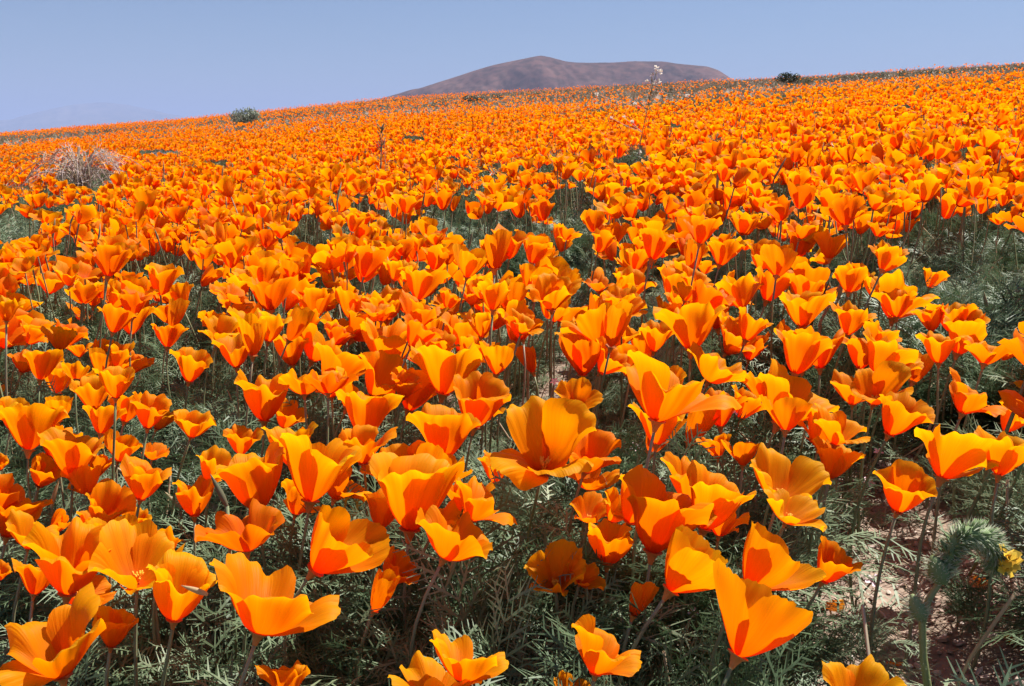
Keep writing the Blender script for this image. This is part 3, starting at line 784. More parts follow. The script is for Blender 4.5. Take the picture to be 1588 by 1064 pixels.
def field_flower(kind, rgn, nu, nv, stem=0.17, recept=True):
    """a whole flower with stem in one small mesh, for the far field"""
    ps, b = flower_params(kind, rgn)
    mb = MB()
    ax = Vector((rgn.normal(0.2, 0.3), -rgn.normal(-0.1, 0.3), 1)).normalized()
    M3 = np.array(axis_matrix(ax, rgn.uniform(0, 6.28)))
    s = None; parts = []
    for p in ps:
        P, F, uv = petal_grid(nu=nu, nv=nv, **p); parts.append((bend(P, b), F, uv))
    wd = np.ptp(np.vstack([p[0] for p in parts])[:, 0])
    s = min(0.054 / wd, 0.045 / np.ptp(np.vstack([p[0] for p in parts])[:, 2]))
    npet = 0
    for P, F, uv in parts:
        mb.add((P * s) @ M3.T, F, [tuple(t) for t in uv]); npet += len(F)
    bx = Vector((0, 0, 0))
    pts = [bx + Vector((-ax.x * 0.1 * t * t - 0.0, -ax.y * 0.1 * t * t, -stem * t)) for t in (1, 0.66, 0.33, 0)]
    mb.tube(pts, 0.0016, 3, False)
    me = mb.mesh('field_poppy', [M_petal, M_stem])
    mi = np.zeros(len(me.polygons), np.int32); mi[npet:] = 1
    me.polygons.foreach_set('material_index', mi)
    return me
rf = np.random.default_rng(5)
kinds = ['cup'] * 15 + ['wind'] * 11 + ['bowl'] * 7 + ['cone'] * 5 + ['bud'] * 3
mid_src = [field_flower(k, rf, 9, 7) for k in kinds]
def field_pod(seed):
    """a stem that has dropped its petals: slim green seed pod"""
    q = random.Random(seed); mb = MB(); l = q.uniform(.03, .05); a = q.uniform(-.3, .3)
    mb.tube([(0, 0, -.17), (0.004, 0, -.08), (0, 0, 0)], .0015, 4, False)
    mb.tube([(0, 0, 0), (a * l * .3, 0, l * .3), (a * l * .7, 0, l * .7), (a * l, 0, l)], [.0022, .0028, .002, .0004], 5)
    return mb.mesh('seed_pod', M_bud)
mid_src += [field_pod(i) for i in range(3)]
far_src = [field_flower(k, rf, 5, 5) for k in kinds]
for nm, cond, srcs, lab in (('poppy_carpet', (~isind) & (dist < 9), mid_src, 'dense carpet of orange poppies across the middle of the slope'),
                            ('far_poppy_carpet', (~isind) & (dist >= 9), far_src, 'hazy orange carpet of tiny far poppies up to the crest')):
    k = np.where(cond)[0]; n = len(k)
    P = np.stack([PX[k], PY[k], GZ[k] + HT[k]], -1)
    rot = np.stack([rf.normal(0, .12, n), rf.normal(0, .12, n), rf.uniform(-1.7, 1.7, n)], -1)
    scatter(nm, P, rot, rf.uniform(0.68, 1.2, n) * np.interp(dist[k], [2.5, 6, 40], [1.0, 0.84, 0.8]), rf.integers(0, len(srcs), n), srcs, 'stuff', lab, 'poppies')

# ------------------------------------------------------------------ feathery foliage
def leaf(mb, q, L, width, nseg, pairs, sub, a0, lean, org=Vector((0, 0, 0))):
    """one finely divided poppy leaf: arching stalk, side stalks, short thread-like tips"""
    ca, sa = math.cos(a0), math.sin(a0)
    out = Vector((ca, sa, 0)); side = Vector((-sa, ca, 0))
    pts = [Vector(org)]
    wob = q.uniform(-.5, .5)
    for i in range(nseg):
        t = (i + 1) / nseg
        th = lean * (0.45 + 0.9 * t * t)
        pts.append(pts[-1] + ((out + side * wob * t) * math.sin(th) + Vector((0, 0, 1)) * math.cos(th)) * (L / nseg))
    mb.strip(pts, width * 0.6, side)
    for k in range(pairs):
        t = 0.30 + 0.70 * (k + 0.5) / pairs
        f = t * nseg; i = min(int(f), nseg - 1)
        p = pts[i].lerp(pts[i + 1], f - i)
        dirm = (pts[i + 1] - pts[i]).normalized()
        N = side.cross(dirm).normalized()
        for sgn in (-1, 1):
            l = L * 0.30 * (1.2 - 0.6 * t) * q.uniform(0.8, 1.15)
            d = (dirm * 0.75 + side * sgn * 0.7 + N * q.uniform(-.25, .35)).normalized()
            pn = N.cross(d).normalized()
            e = p + d * l + N * l * 0.1
            mb.strip([p, p + d * l * 0.55 + N * l * 0.03, e], width * 0.8, pn)
            for s2 in range(sub):
                tt = 0.25 + 0.7 * (s2 + q.uniform(0, .6)) / sub
                p2 = p.lerp(e, tt)
                d2 = (d * 0.85 + pn * (0.75 if s2 % 2 else -0.75) + N * q.uniform(-.15, .35)).normalized()
                mb.strip([p2, p2 + d2 * L * q.uniform(0.07, 0.13) * (1.15 - 0.4 * tt)], width, N.cross(d2).normalized())
def tuft(seed, nleaf, L, width, nseg, pairs, sub, mat=None):
    q = random.Random(seed); mb = MB()
    for i in range(nleaf):
        n0 = len(mb.v)
        leaf(mb, q, L * q.uniform(0.6, 1.15), width, nseg, pairs, sub, q.uniform(0, 6.283), q.uniform(0.15, 1.25))
        ox, oy = q.uniform(-.02, .02), q.uniform(-.02, .02)
        for k in range(n0, len(mb.v)):
            v = mb.v[k]; mb.v[k] = (v[0] + ox, v[1] + oy, v[2])
    return mb.mesh('leaf_tuft', mat or M_leaf, smooth=False)
near_t = [tuft(100 + i, 14, 0.095, 0.0020, 4, 7, 6) for i in range(8)]
mid_t = [tuft(200 + i, 11, 0.13, 0.0032, 3, 4, 2) for i in range(5)]
far_t = [tuft(300 + i, 9, 0.16, 0.009, 2, 2, 1, M_scrub if i % 2 else M_drygrass) for i in range(6)]

BARE = [(1400, 1120, 200, 130), (1300, 1060, 70, 60), (1500, 1250, 190, 330), (1540, 1080, 120, 130), (1480, 960, 150, 130), (1360, 850, 90, 70), (1345, 760, 50, 50), (1445, 712, 60, 40), (1400, 960, 160, 110), (1290, 985, 60, 50), (1560, 740, 50, 40)]
def bare(px, py):
    m = np.zeros(px.shape, bool)
    for gx, gy, a, b in BARE: m |= ((px - gx) / a) ** 2 + ((py - gy) / b) ** 2 < 1
    return m
def foliage(name, d0, d1, dn, half, srcs, sc0, sc1, lab):
    X, Y = ring(d0, d1, dn, half, rf)
    Z = terrain(X, Y)
    px, py, _ = project(np.stack([X, Y, Z + 0.02], -1)); px2, py2, _ = project(np.stack([X, Y, Z + 0.10], -1))
    k = np.ones(X.shape, bool)
    if d0 < 1:
        k &= ~((bare(px, py) | (bare(px2, py2) & (py2 > 780))) & (rf.random(X.shape) < 0.92))
        k &= np.hypot(X, Y) > 0.34
    k &= rf.random(X.shape) < np.interp(fbm(X * 2.3, Y * 2.3, 2), [0.2, 0.4], [0.55, 1.0])
    X, Y, Z = X[k], Y[k], Z[k]; n = len(X)
    rot = np.stack([rf.normal(0, .22, n), rf.normal(0, .22, n), rf.uniform(0, 6.28, n)], -1)
    lush = np.interp(fbm(X * 1.7 + 9, Y * 1.7 + 2, 2), [0.2, 0.55], [sc0, sc1])
    if d0 < 1:
        px, py, _ = project(np.stack([X, Y, Z + 0.05], -1)); lush = np.where(sum((((px - g_[0]) / (g_[2] * 1.35)) ** 2 + ((py - g_[1]) / (g_[3] * 1.35)) ** 2 < 1) for g_ in BARE) > 0, lush * 0.55, lush)
    scatter(name, np.stack([X, Y, Z - 0.004], -1), rot, lush * rf.uniform(0.85, 1.15, n), rf.integers(0, len(srcs), n), srcs, 'stuff', lab, 'foliage')
foliage('poppy_foliage', 0.15, 3.2, 430, 0.72, near_t, 0.75, 1.3, 'grey-green feathery poppy leaves filling gaps between near blooms')
foliage('middle_foliage', 3.2, 14, 120, 0.68, mid_t, 0.8, 1.35, 'grey-green leaves between blooms across the middle of the slope')
foliage('upper_slope_scrub', 12, 54, 26, 0.66, far_t, 0.55, 0.95, 'dull olive low growth thinning towards the crest')

# tan grass standing a little above the blooms on the upper slope
dry_t = [tuft(400 + i, 10, 0.15, 0.004, 3, 1, 1, M_drygrass) for i in range(4)]
X, Y = ring(6.5, 54, 7, 0.66, rf)
kk = rf.random(X.shape) < np.interp(X / np.maximum(Y, 1), [-0.5, -0.1, 0.1, 0.5], [0.12, 0.35, 1.0, 1.0]) * np.interp(fbm(X * 0.3 + 31, Y * 0.3, 3), [0.32, 0.5], [0.15, 1.0]) * np.interp(np.hypot(X, Y), [6.5, 14], [0.25, 1.0])
X, Y = X[kk], Y[kk]; n = len(X)
scatter('upper_dry_grass', np.stack([X, Y, terrain(X, Y)], -1), np.stack([rf.normal(0, .2, n), rf.normal(0, .2, n), rf.uniform(0, 6.28, n)], -1),
        rf.uniform(0.8, 1.35, n), rf.integers(0, 4, n), dry_t, 'stuff', 'tan dry grass mixed into far poppies below the crest', 'dry grass')

# ------------------------------------------------------------------ dry straws and litter
def chip(seed):
    q = random.Random(seed); mb = MB()
    l, wd = q.uniform(0.004, 0.011), q.uniform(0.002, 0.006)
    n = 5
    vs = [(l * math.cos(6.283 * k / n) * q.uniform(.7, 1.2), wd * math.sin(6.283 * k / n) * q.uniform(.7, 1.2), q.uniform(0.0005, 0.003)) for k in range(n)]
    vs += [(x * 0.8, y * 0.8, -0.002) for x, y, z in vs] + [(0, 0, q.uniform(0.001, 0.0045))]
    fs = [(k, (k + 1) % n, 2 * n) for k in range(n)] + [(k, k + n, (k + 1) % n + n, (k + 1) % n) for k in range(n)]
    mb.add(vs, fs); return mb.mesh('chip', M_litter, smooth=False)
def straw(seed):
    q = random.Random(seed); mb = MB(); l = q.uniform(0.03, 0.09)
    mb.tube([(-l / 2, 0, 0), (0, q.uniform(-.008, .008), q.uniform(0, .008)), (l / 2, q.uniform(-.01, .01), q.uniform(-.004, .01))], [0.0008, 0.0009, 0.0005], 4)
    return mb.mesh('straw', M_straw)
chips = [chip(i) for i in range(7)]; straws = [straw(40 + i) for i in range(5)]
X, Y = ring(0.25, 1.9, 15000, 0.72, rf)
px, py, _ = project(np.stack([X, Y, terrain(X, Y)], -1))
k = bare(px, py) | (rf.random(X.shape) < 0.07)
X, Y = X[k], Y[k]; n = len(X)
scatter('ground_litter', np.stack([X, Y, terrain(X, Y) + 0.0015], -1), np.stack([rf.normal(0, .35, n), rf.normal(0, .35, n), rf.uniform(0, 6.28, n)], -1),
        0.15 + 0.6 * rf.random(n) ** 2.0, np.where(rf.random(n) < 0.68, rf.integers(0, 7, n), rf.integers(7, 12, n)), chips + straws, 'stuff', 'pinkish chips and dry bits littering the bare soil', 'litter')
X, Y = ring(0.35, 3.0, 55, 0.72, rf); n = len(X)
scatter('dry_grass', np.stack([X, Y, terrain(X, Y) + 0.06], -1), np.stack([rf.normal(0, .3, n), rf.normal(1.2, .5, n), rf.uniform(0, 6.28, n)], -1),
        rf.uniform(0.9, 1.8, n), rf.integers(0, 5, n), straws, 'stuff', 'thin pale dry straws standing among the feathery leaves', 'dry grass')

# ------------------------------------------------------------------ shrubs on the upper slope
PALETTE = {
    'sage': [(0.0, (0.08, 0.10, 0.06)), (0.5, (0.20, 0.23, 0.16)), (1.0, (0.34, 0.37, 0.28))],
    'dark': [(0.0, (0.02, 0.03, 0.012)), (0.5, (0.05, 0.065, 0.03)), (1.0, (0.10, 0.11, 0.06))],
    'dry':  [(0.0, (0.38, 0.27, 0.24)), (0.5, (0.56, 0.44, 0.40)), (1.0, (0.72, 0.60, 0.56))],
    'olive': [(0.0, (0.07, 0.075, 0.03)), (0.5, (0.15, 0.15, 0.07)), (1.0, (0.25, 0.22, 0.12))],
    'grey': [(0.0, (0.20, 0.18, 0.18)), (0.5, (0.32, 0.29, 0.29)), (1.0, (0.46, 0.42, 0.40))],
}
M_sh = {k: leaf_material('shrub_' + k, v, 0.12, 9.0) for k, v in PALETTE.items()}
M_twig = plain_material('twig', (0.16, 0.11, 0.08), (0.26, 0.19, 0.15), 60)
def shrub(px, py, wpx, hpx, pal, label, nleaf=700, seed=0, group=None):
    """px, py: foot of the shrub in the photograph; it stands on the slope at that sight line"""
    d = min(hit(px, py, 0.10), CREST - 1.0)
    q = np.random.default_rng(seed + 500)
    o3 = np.array([0, 0, CAM_Z]) + d * ray(px, py)
    gx, gy = o3[0], o3[1]; gz = tz(gx, gy)
    Wd, Hh = wpx * d / FPX / 2, 0.9 * hpx * d / FPX + 0.10
    root = link_obj('shrub', None); root.location = (gx, gy, gz - 0.02)
    tag(root, label, 'shrub', group)
    lobes = [(q.uniform(-.6, .6), q.uniform(-.6, .6), q.uniform(.35, .75), q.uniform(.28, .48)) for _ in range(9)] + [(0, 0, .5, .5)]
    mb = MB()
    ls = max(0.014, 0.055 * math.sqrt(Wd * Hh) * 1.3)
    for i in range(nleaf):
        lx, ly, lz, lr = lobes[int(q.integers(len(lobes)))]
        v = q.normal(0, 1, 3); v /= np.linalg.norm(v); r = lr * q.uniform(0.55, 1.08) ** 0.6
        c = np.array([(lx + v[0] * r) * Wd, (ly + v[1] * r) * Wd, max(0.02, (lz + v[2] * r) * Hh)])
        a = q.normal(0, 1, 3); a /= np.linalg.norm(a); b = np.cross(a, v + q.normal(0, .6, 3)); b /= max(np.linalg.norm(b), 1e-6)
        l = ls * q.uniform(0.6, 1.5)
        mb.add([c - a * l - 0 * b, c - b * l * .38, c + a * l, c + b * l * .38], [(0, 1, 2, 3)])
    link_obj('crown', mb.mesh('crown', M_sh[pal], smooth=False), root)
    tb = MB()
    for i in range(12):
        lx, ly, lz, lr = lobes[i % len(lobes)]
        e = Vector((lx * Wd * 1.2, ly * Wd * 1.2, lz * Hh * 1.2))
        tb.tube([Vector((0, 0, 0)), e * 0.5 + Vector((q.normal(0, .05) * Wd, q.normal(0, .05) * Wd, 0)), e], [0.02 * Wd + .003, 0.013 * Wd + .002, 0.004 * Wd + .001], 4)
    link_obj('branches', tb.mesh('branches', M_twig), root)
    return root
SG = 'low shrubs along the crest'
low = 'low dark shrub breaking the skyline of the crest'
shrub(380, 190, 52, 25, 'sage', 'rounded grey-green bush standing clear on the left part of the crest', 1500, 1)
shrub(1222, 127, 44, 15, 'dark', 'dark rounded bush on the crest right of the hill', 1300, 2)
shrub(1252, 126, 36, 9, 'olive', 'lower olive bush touching the dark rounded bush', 700, 3)
shrub(106, 217, 24, 11, 'grey', 'small grey bush on the far left of the slope', 600, 4)
shrub(487, 214, 36, 17, 'dry', 'dry pinkish-grey bush among far poppies', 900, 5)
shrub(245, 246, 84, 14, 'grey', 'low lilac-grey mat of dry growth left of the middle', 1100, 6)
shrub(335, 266, 60, 16, 'olive', 'low olive clump beside the lilac-grey mat', 800, 7)
shrub(640, 226, 44, 16, 'olive', 'dark olive clump among far poppies near the tall dark stalk', 800, 8)
shrub(735, 157, 50, 11, 'dark', 'long low dark shrub below the left flank of the hill', 900, 9)
shrub(985, 272, 52, 30, 'dark', 'dark leafy clump around the foot of the tall pale wildflower', 900, 10)
shrub(75, 262, 70, 18, 'dry', 'brownish dry clump beside the tumbleweed', 800, 11)
for i, (x, y, a, b, p) in enumerate([(452, 176, 26, 6, 'dark'), (490, 173, 40, 8, 'sage'), (520, 171, 30, 7, 'olive'), (568, 166, 36, 8, 'dark'), (600, 165, 40, 6, 'olive'), (622, 162, 24, 7, 'dark'),
                                  (690, 158, 40, 6, 'olive'), (775, 152, 36, 6, 'dark'), (838, 149, 40, 6, 'olive'), (895, 148, 30, 5, 'dark'), (1105, 137, 36, 5, 'olive'), (1160, 133, 44, 5, 'grey'),
                                  (1290, 123, 40, 6, 'sage'), (1328, 120, 50, 7, 'olive'), (1370, 118, 40, 7, 'sage'), (1405, 115, 36, 8, 'olive'), (1445, 113, 46, 7, 'dark'), (1482, 112, 40, 7, 'olive'),
                                  (1520, 110, 44, 7, 'sage'), (1556, 109, 46, 8, 'olive'), (1585, 107, 40, 7, 'dark'), (160, 203, 30, 5, 'dark'), (245, 194, 20, 4, 'olive'), (1040, 142, 30, 5, 'dark')]):
    nm = {'dark': 'dark', 'sage': 'grey-green', 'olive': 'olive-brown', 'grey': 'grey'}[p]
    where = 'above the faint far mountain' if x < 300 else ('between the rounded grey-green bush and the hill' if x < 640 else ('in front of the hill' if x < 1140 else 'beyond the dark rounded bush'))
    size_w = 'wide ' if a >= 44 else ('narrow ' if a <= 30 else '')
    shrub(x, y, a, b, p, 'low %s%s shrub on the crest %s' % (size_w, nm, where), 420, 20 + i, SG)

# ------------------------------------------------------------------ tumbleweed: a dry dome of fine arching stems
def tumbleweed(px, py, wpx, hpx):
    d = hit(px, py, 0.075)
    c = np.array([0, 0, CAM_Z]) + d * ray(px, py); gz = tz(c[0], c[1])
    root = link_obj('tumbleweed', None); root.location = (c[0], c[1], gz)
    tag(root, 'dome of dry pinkish-grey arching stems rising above far poppies', 'dry bush')
    Rw = wpx * d / FPX / 2; Hh = hpx * d / FPX + (c[2] - gz)
    q = random.Random(8)
    a, b = MB(), MB()
    for i in range(115):
        an = q.uniform(0, 6.283); rr = Rw * q.uniform(0.25, 1.05); hh = Hh * q.uniform(0.6, 1.06)
        e = Vector((math.cos(an) * rr, math.sin(an) * rr, 0))
        pts = []
        for k in range(7):
            t = k / 6
            pts.append(e * (t ** 1.2) + Vector((q.gauss(0, .006), q.gauss(0, .006), hh * math.sin(math.pi * min(1, 0.08 + t * 0.72)) * (1 - 0.3 * (rr / Rw) * t))))
        pts[0] = Vector((q.gauss(0, .02), q.gauss(0, .02), 0))
        (a if i % 3 else b).tube(pts, [0.0024 * (1 - 0.5 * k / 6) for k in range(7)], 3)
        for k in range(3, 7):
            for _ in range(2):
                dd = Vector((q.gauss(0, 1), q.gauss(0, 1), q.gauss(0.3, 1))).normalized() * q.uniform(.015, .04)
                (a if i % 3 else b).tube([pts[k], pts[k] + dd], [0.0016, 0.0009], 3)
    link_obj('dry_stems', a.mesh('dry_stems', M_sh['dry']), root)
    link_obj('pale_stems', b.mesh('pale_stems', M_straw), root)
tumbleweed(130, 304, 235, 80)

# ------------------------------------------------------------------ tall stalks
def path_px(pts, d):
    o = np.array([0, 0, CAM_Z])
    return [Vector(o + (d + (p[2] if len(p) > 2 else 0)) * ray(p[0], p[1])) for p in pts]
def ground_under(v): return Vector((v.x, v.y, tz(v.x, v.y)))
def stalk(name, label, cat, px_pts, d, r0, mat, twigs=0, seed=1, florets=None, leaves=0, group=None):
    """first point is where the stalk meets the blooms; it carries on down to the soil"""
    W = path_px(px_pts, d)
    g = ground_under(W[0]); 
    root = link_obj(name, None); root.location = g
    tag(root, label, cat, group)
    loc = [Vector((0, 0, -0.01)), Vector((0, 0, 0)).lerp(W[0] - g, 0.55)] + [p - g for p in W]
    q = random.Random(seed)
    mb = MB(); n = len(loc)
    mb.tube(loc, [r0 * (1 - 0.55 * i / (n - 1)) for i in range(n)], 5)
    link_obj('stem', mb.mesh('stem', mat), root)
    if twigs:
        tb = MB()
        for i in range(twigs):
            f = q.uniform(1.2, n - 1.05); k = int(f); p = loc[k].lerp(loc[k + 1], f - k)
            dd = Vector((q.gauss(0, .6), q.gauss(0, .6), q.uniform(.5, 1.2))).normalized() * q.uniform(.012, .035)
            tb.tube([p, p + dd * 0.6, p + dd + Vector((0, 0, .004))], [r0 * .6, r0 * .5, r0 * .7], 4)
        link_obj('side_shoots', tb.mesh('side_shoots', mat), root)
    if leaves:
        lb = MB()
        for i in range(leaves):
            f = q.uniform(0.6, n - 1.6); k = int(f); p = loc[k].lerp(loc[k + 1], f - k)
            leaf(lb, q, q.uniform(.04, .07), 0.003, 3, 3, 1, q.uniform(0, 6.28), q.uniform(.5, 1.2), p)
        link_obj('leaves', lb.mesh('leaves', M_leaf, smooth=False), root)
    if florets:
        for (fx, fy, sz) in florets:
            p = path_px([(fx, fy)], d)[0] - g
            fb = MB()
            for i in range(16):
                v = Vector((q.gauss(0, 1), q.gauss(0, 1), q.gauss(.4, 1))).normalized()
                s = v.cross(Vector((q.gauss(0, 1), q.gauss(0, 1), q.gauss(0, 1)))).normalized()
                l = sz * q.uniform(.6, 1.1)
                u2 = v.cross(s)
                fb.add([p + v * l * .1, p + v * l * .6 + s * l * .3, p + v * l, p + v * l * .6 - s * l * .3], [(0, 1, 2, 3)])
            # nearest stem point carries the floret's stalk
            near = min(loc[2:], key=lambda a: (a - p).length)
            fb.tube([near, near.lerp(p, .5) + Vector((0, 0, -.003)), p], [0.0009, 0.0007, 0.0006], 3)
            link_obj('floret', fb.mesh('floret', M_white, smooth=False), root)
    return root
d1 = hit(590, 296, 0.115)
stalk('seed_stalk', 'tall dark upright stalk with short shoots rising out of far poppies', 'stalk', [(590, 300), (588, 270), (592, 240), (590, 212), (592, 197)], d1, 0.0022, M_stalk, 60, 3)
stalk('seed_stalk', 'pale upright stalk right beside the tall dark one', 'stalk', [(597, 290), (598, 255), (596, 222), (598, 212)], d1 - .04, 0.0016, M_straw, 10, 4)
d1 = hit(668, 335, 0.115)
stalk('bare_stem', 'thin bare brown stem leaning right between blooms', 'stem', [(668, 338), (682, 316), (697, 292), (708, 278)], d1, 0.0016, M_dark, 3, 5)
d1 = hit(990, 272, 0.115)
stalk('tall_wildflower', 'tall slender wildflower with pale florets reaching up to the hill', 'wildflower', [(988, 275), (990, 240), (996, 205), (1004, 170), (1010, 140), (1018, 112)], d1, 0.0024, M_bud, 14, 6,
      [(1018, 106, 0.0156), (1024, 112, 0.0143), (1012, 116, 0.0117), (1004, 127, 0.0117), (1016, 129, 0.0143), (1022, 126, 0.0117), (985, 161, 0.0091), (968, 182, 0.0091), (980, 188, 0.0104), (948, 183, 0.0078), (992, 236, 0.0104), (926, 146, 0.0104), (1066, 148, 0.0104)])
d1 = hit(822, 535, 0.115)
stalk('dry_stalk', 'pale tan dry stalk standing upright between goblet poppies', 'stalk', [(819, 540), (822, 515), (826, 490), (829, 466)], d1, 0.0022, M_straw, 0, 7)
d1 = hit(1262, 505, 0.135)
stalk('seed_stalk', 'dark slender seed stalk leaning right in front of a ruffled yellow bloom', 'stalk', [(1256, 508), (1268, 480), (1280, 450), (1291, 424)], d1, 0.0022, M_dark, 0, 8)
stalk('seed_stalk', 'brown seed stalk with a pale tip leaning right behind a darker one', 'stalk', [(1272, 500), (1285, 475), (1298, 450), (1311, 430)], d1 + .02, 0.0026, M_straw, 0, 9)
d1 = hit(945, 722, 0.035)
stalk('bare_stem', 'pale curved stem without bloom over dark leaves', 'stem', [(948, 722), (940, 690), (926, 662), (914, 644)], d1, 0.0020, M_stem, 0, 10)
stalk('bare_stem', 'straight pale stem crossing dark leaves beside a goblet poppy', 'stem', [(832, 640), (842, 610), (856, 582)], hit(840, 640, 0.035), 0.0012, M_straw, 0, 11)

# ------------------------------------------------------------------ poppy buds and pods
def pod(label, pts, d, r, mat, cat='bud', name='poppy_bud'):
    """pointed bud: pts run from its foot to its tip in the photograph"""
    W = path_px(pts, d); g = ground_under(W[0])
    root = link_obj(name, None); root.location = g; tag(root, label, cat)
    loc = [p - g for p in W]; n = 9
    body = []
    for i in range(n):
        t = i / (n - 1) * (len(loc) - 1); k = min(int(t), len(loc) - 2)
        body.append(loc[k].lerp(loc[k + 1], t - k))
    mb = MB(); mb.tube(body, [0.72 * r * max(0.06, math.sin(math.pi * min(1, 0.16 + 0.84 * i / (n - 1))) ** 0.9) for i in range(n)], 8)
    link_obj('bud_cap', mb.mesh('bud_cap', mat), root)
    if name == 'dry_leaf': return
    sb = MB(); b0 = body[0]
    sb.tube([Vector((0, 0, -.01)), Vector((b0.x * .2, b0.y * .2, b0.z * .6)), b0], [.0016, .0014, .0014], 5)
    link_obj('stem', sb.mesh('stem', M_stem), root)
pod('tan pointed bud below a small goblet poppy', [(80, 788), (84, 768), (92, 742)], hit(84, 780, 0.085), .0030, M_tan)
pod('dark brown pointed pod leaning against a tall goblet bloom', [(352, 785), (342, 765), (326, 735)], hit(340, 765, 0.175) - .015, .0030, M_dark, 'pod')
pod('pale dry leaf tip lying across the scalloped poppy', [(322, 922), (305, 916), (281, 908)], hit(300, 915, 0.155) - .06, .0022, M_tan, 'dry leaf', 'dry_leaf')
pod('pale pointed bud beside a leaning brown stalk', [(1300, 465), (1304, 446), (1312, 425)], hit(1302, 460, 0.145) - .02, .0042, M_bud)
pod('green pointed bud lying low at the edge of bare leaves', [(835, 1050), (865, 1030), (900, 1006)], hit(860, 1030, 0.020), .006, M_bud)
pod('green bud leaning over feathery leaves left of a red shaded poppy', [(280, 790), (268, 776), (255, 762)], hit(268, 778, 0.085), .0032, M_bud)
pod('slim red-tinged bud over the pool of dark leaves', [(958, 735), (962, 718), (968, 698)], hit(960, 720, 0.055), .0034, M_bud)
pod('small upright green bud left of a lone poppy', [(258, 548), (256, 535), (254, 520)], hit(256, 540, 0.085), .003, M_bud)
pod('small upright bud in the dark leaves at the right edge', [(1530, 478), (1528, 466), (1526, 452)], hit(1528, 470, 0.095), .0036, M_bud)

# ------------------------------------------------------------------ small pink wildflowers on the bare soil and fallen petals
def pink(px, py, label, sz=0.006, h=0.05):
    d = hit(px, py, h)
    c = Vector(np.array([0, 0, CAM_Z]) + d * ray(px, py)); g = ground_under(c + Vector((-.01, .005, 0)))
    root = link_obj('pink_wildflower', None); root.location = g; tag(root, label, 'wildflower')
    p = c - g; q = random.Random(int(px))
    N = (Vector((0, 0, CAM_Z)) - c).normalized() * .6 + Vector((q.uniform(-.3, .3), 0, .7)); N.normalize()
    a = N.orthogonal().normalized(); b = N.cross(a)
    for k in range(5):
        an = k * 1.2566 + q.uniform(-.1, .1)
        u = a * math.cos(an) + b * math.sin(an); s = N.cross(u)
        mb = MB(); mb.add([p, p + u * sz * .5 + s * sz * .3 + N * .0008, p + u * sz + s * sz * .2 + N * .001, p + u * sz * 1.05 + N * .0004, p + u * sz - s * sz * .2 + N * .001, p + u * sz * .5 - s * sz * .3 + N * .0008], [(0, 1, 2, 3, 4, 5)])
        link_obj('petal', mb.mesh('petal', M_pink), root)
    sb = MB(); sb.tube([Vector((0, 0, -.005)), p * .5 + Vector((-.006, 0, .006)), p], .0009, 4)
    link_obj('stem', sb.mesh('stem', M_stem), root)
pink(1354, 900, 'tiny pale pink flower on a thin stem in the poppy shadow')
pink(1362, 701, 'tiny pink flower between poppies above the bare soil', .005)
pink(1347, 748, 'tiny pink flower left of the poppy with a dark red throat', .006)
pink(985, 693, 'tiny pink flower in dark leaves under a goblet poppy', .006, .06)
pink(860, 592, 'tiny pale pink flower left of the small veined poppy', .005, .12)
pink(1142, 638, 'tiny pink flower beside the broad flaring poppy', .005, .12)
pink(1075, 950, 'tiny pale flower among leaves left of the biggest cone-shaped bloom', .004, .06)

M_fallen = petal_material('fallen_petal')
def fallen(px, py, label, sz, seed):
    d = hit(px, py, 0.012); q = np.random.default_rng(seed)
    c = np.array([0, 0, CAM_Z]) + d * ray(px, py)
    P, F, uv = petal_grid(1.0, [(0, 60), (.5, 70), (1, 95)], .55, 0, 1, .22, seed, .25, 9, 8)
    P = P - P.mean(0)
    mb = MB(); mb.add(P * sz, F, [tuple(t) for t in uv])
    o = link_obj('fallen_petal', mb.mesh('fallen_petal', M_fallen)); o.location = (c[0], c[1], tz(c[0], c[1]) + sz * .28)
    o.rotation_euler = (q.uniform(-.5, .5), q.uniform(-.5, .5), q.uniform(0, 6.28)); tag(o, label, 'petal')
fallen(1520, 896, 'red-orange fallen petal under the fuzzy curled plant', .022, 1)
fallen(1262, 1008, 'red fallen petal on littered soil below the biggest cone-shaped bloom', .016, 2)
fallen(1385, 1018, 'small red fallen petal left of the fuzzy stem', .014, 3)
fallen(1290, 930, 'crumpled red fallen petal lying in the poppy shadow', .018, 4)
fallen(1578, 975, 'red-orange fallen petal at the far right of the bare soil', .016, 5)

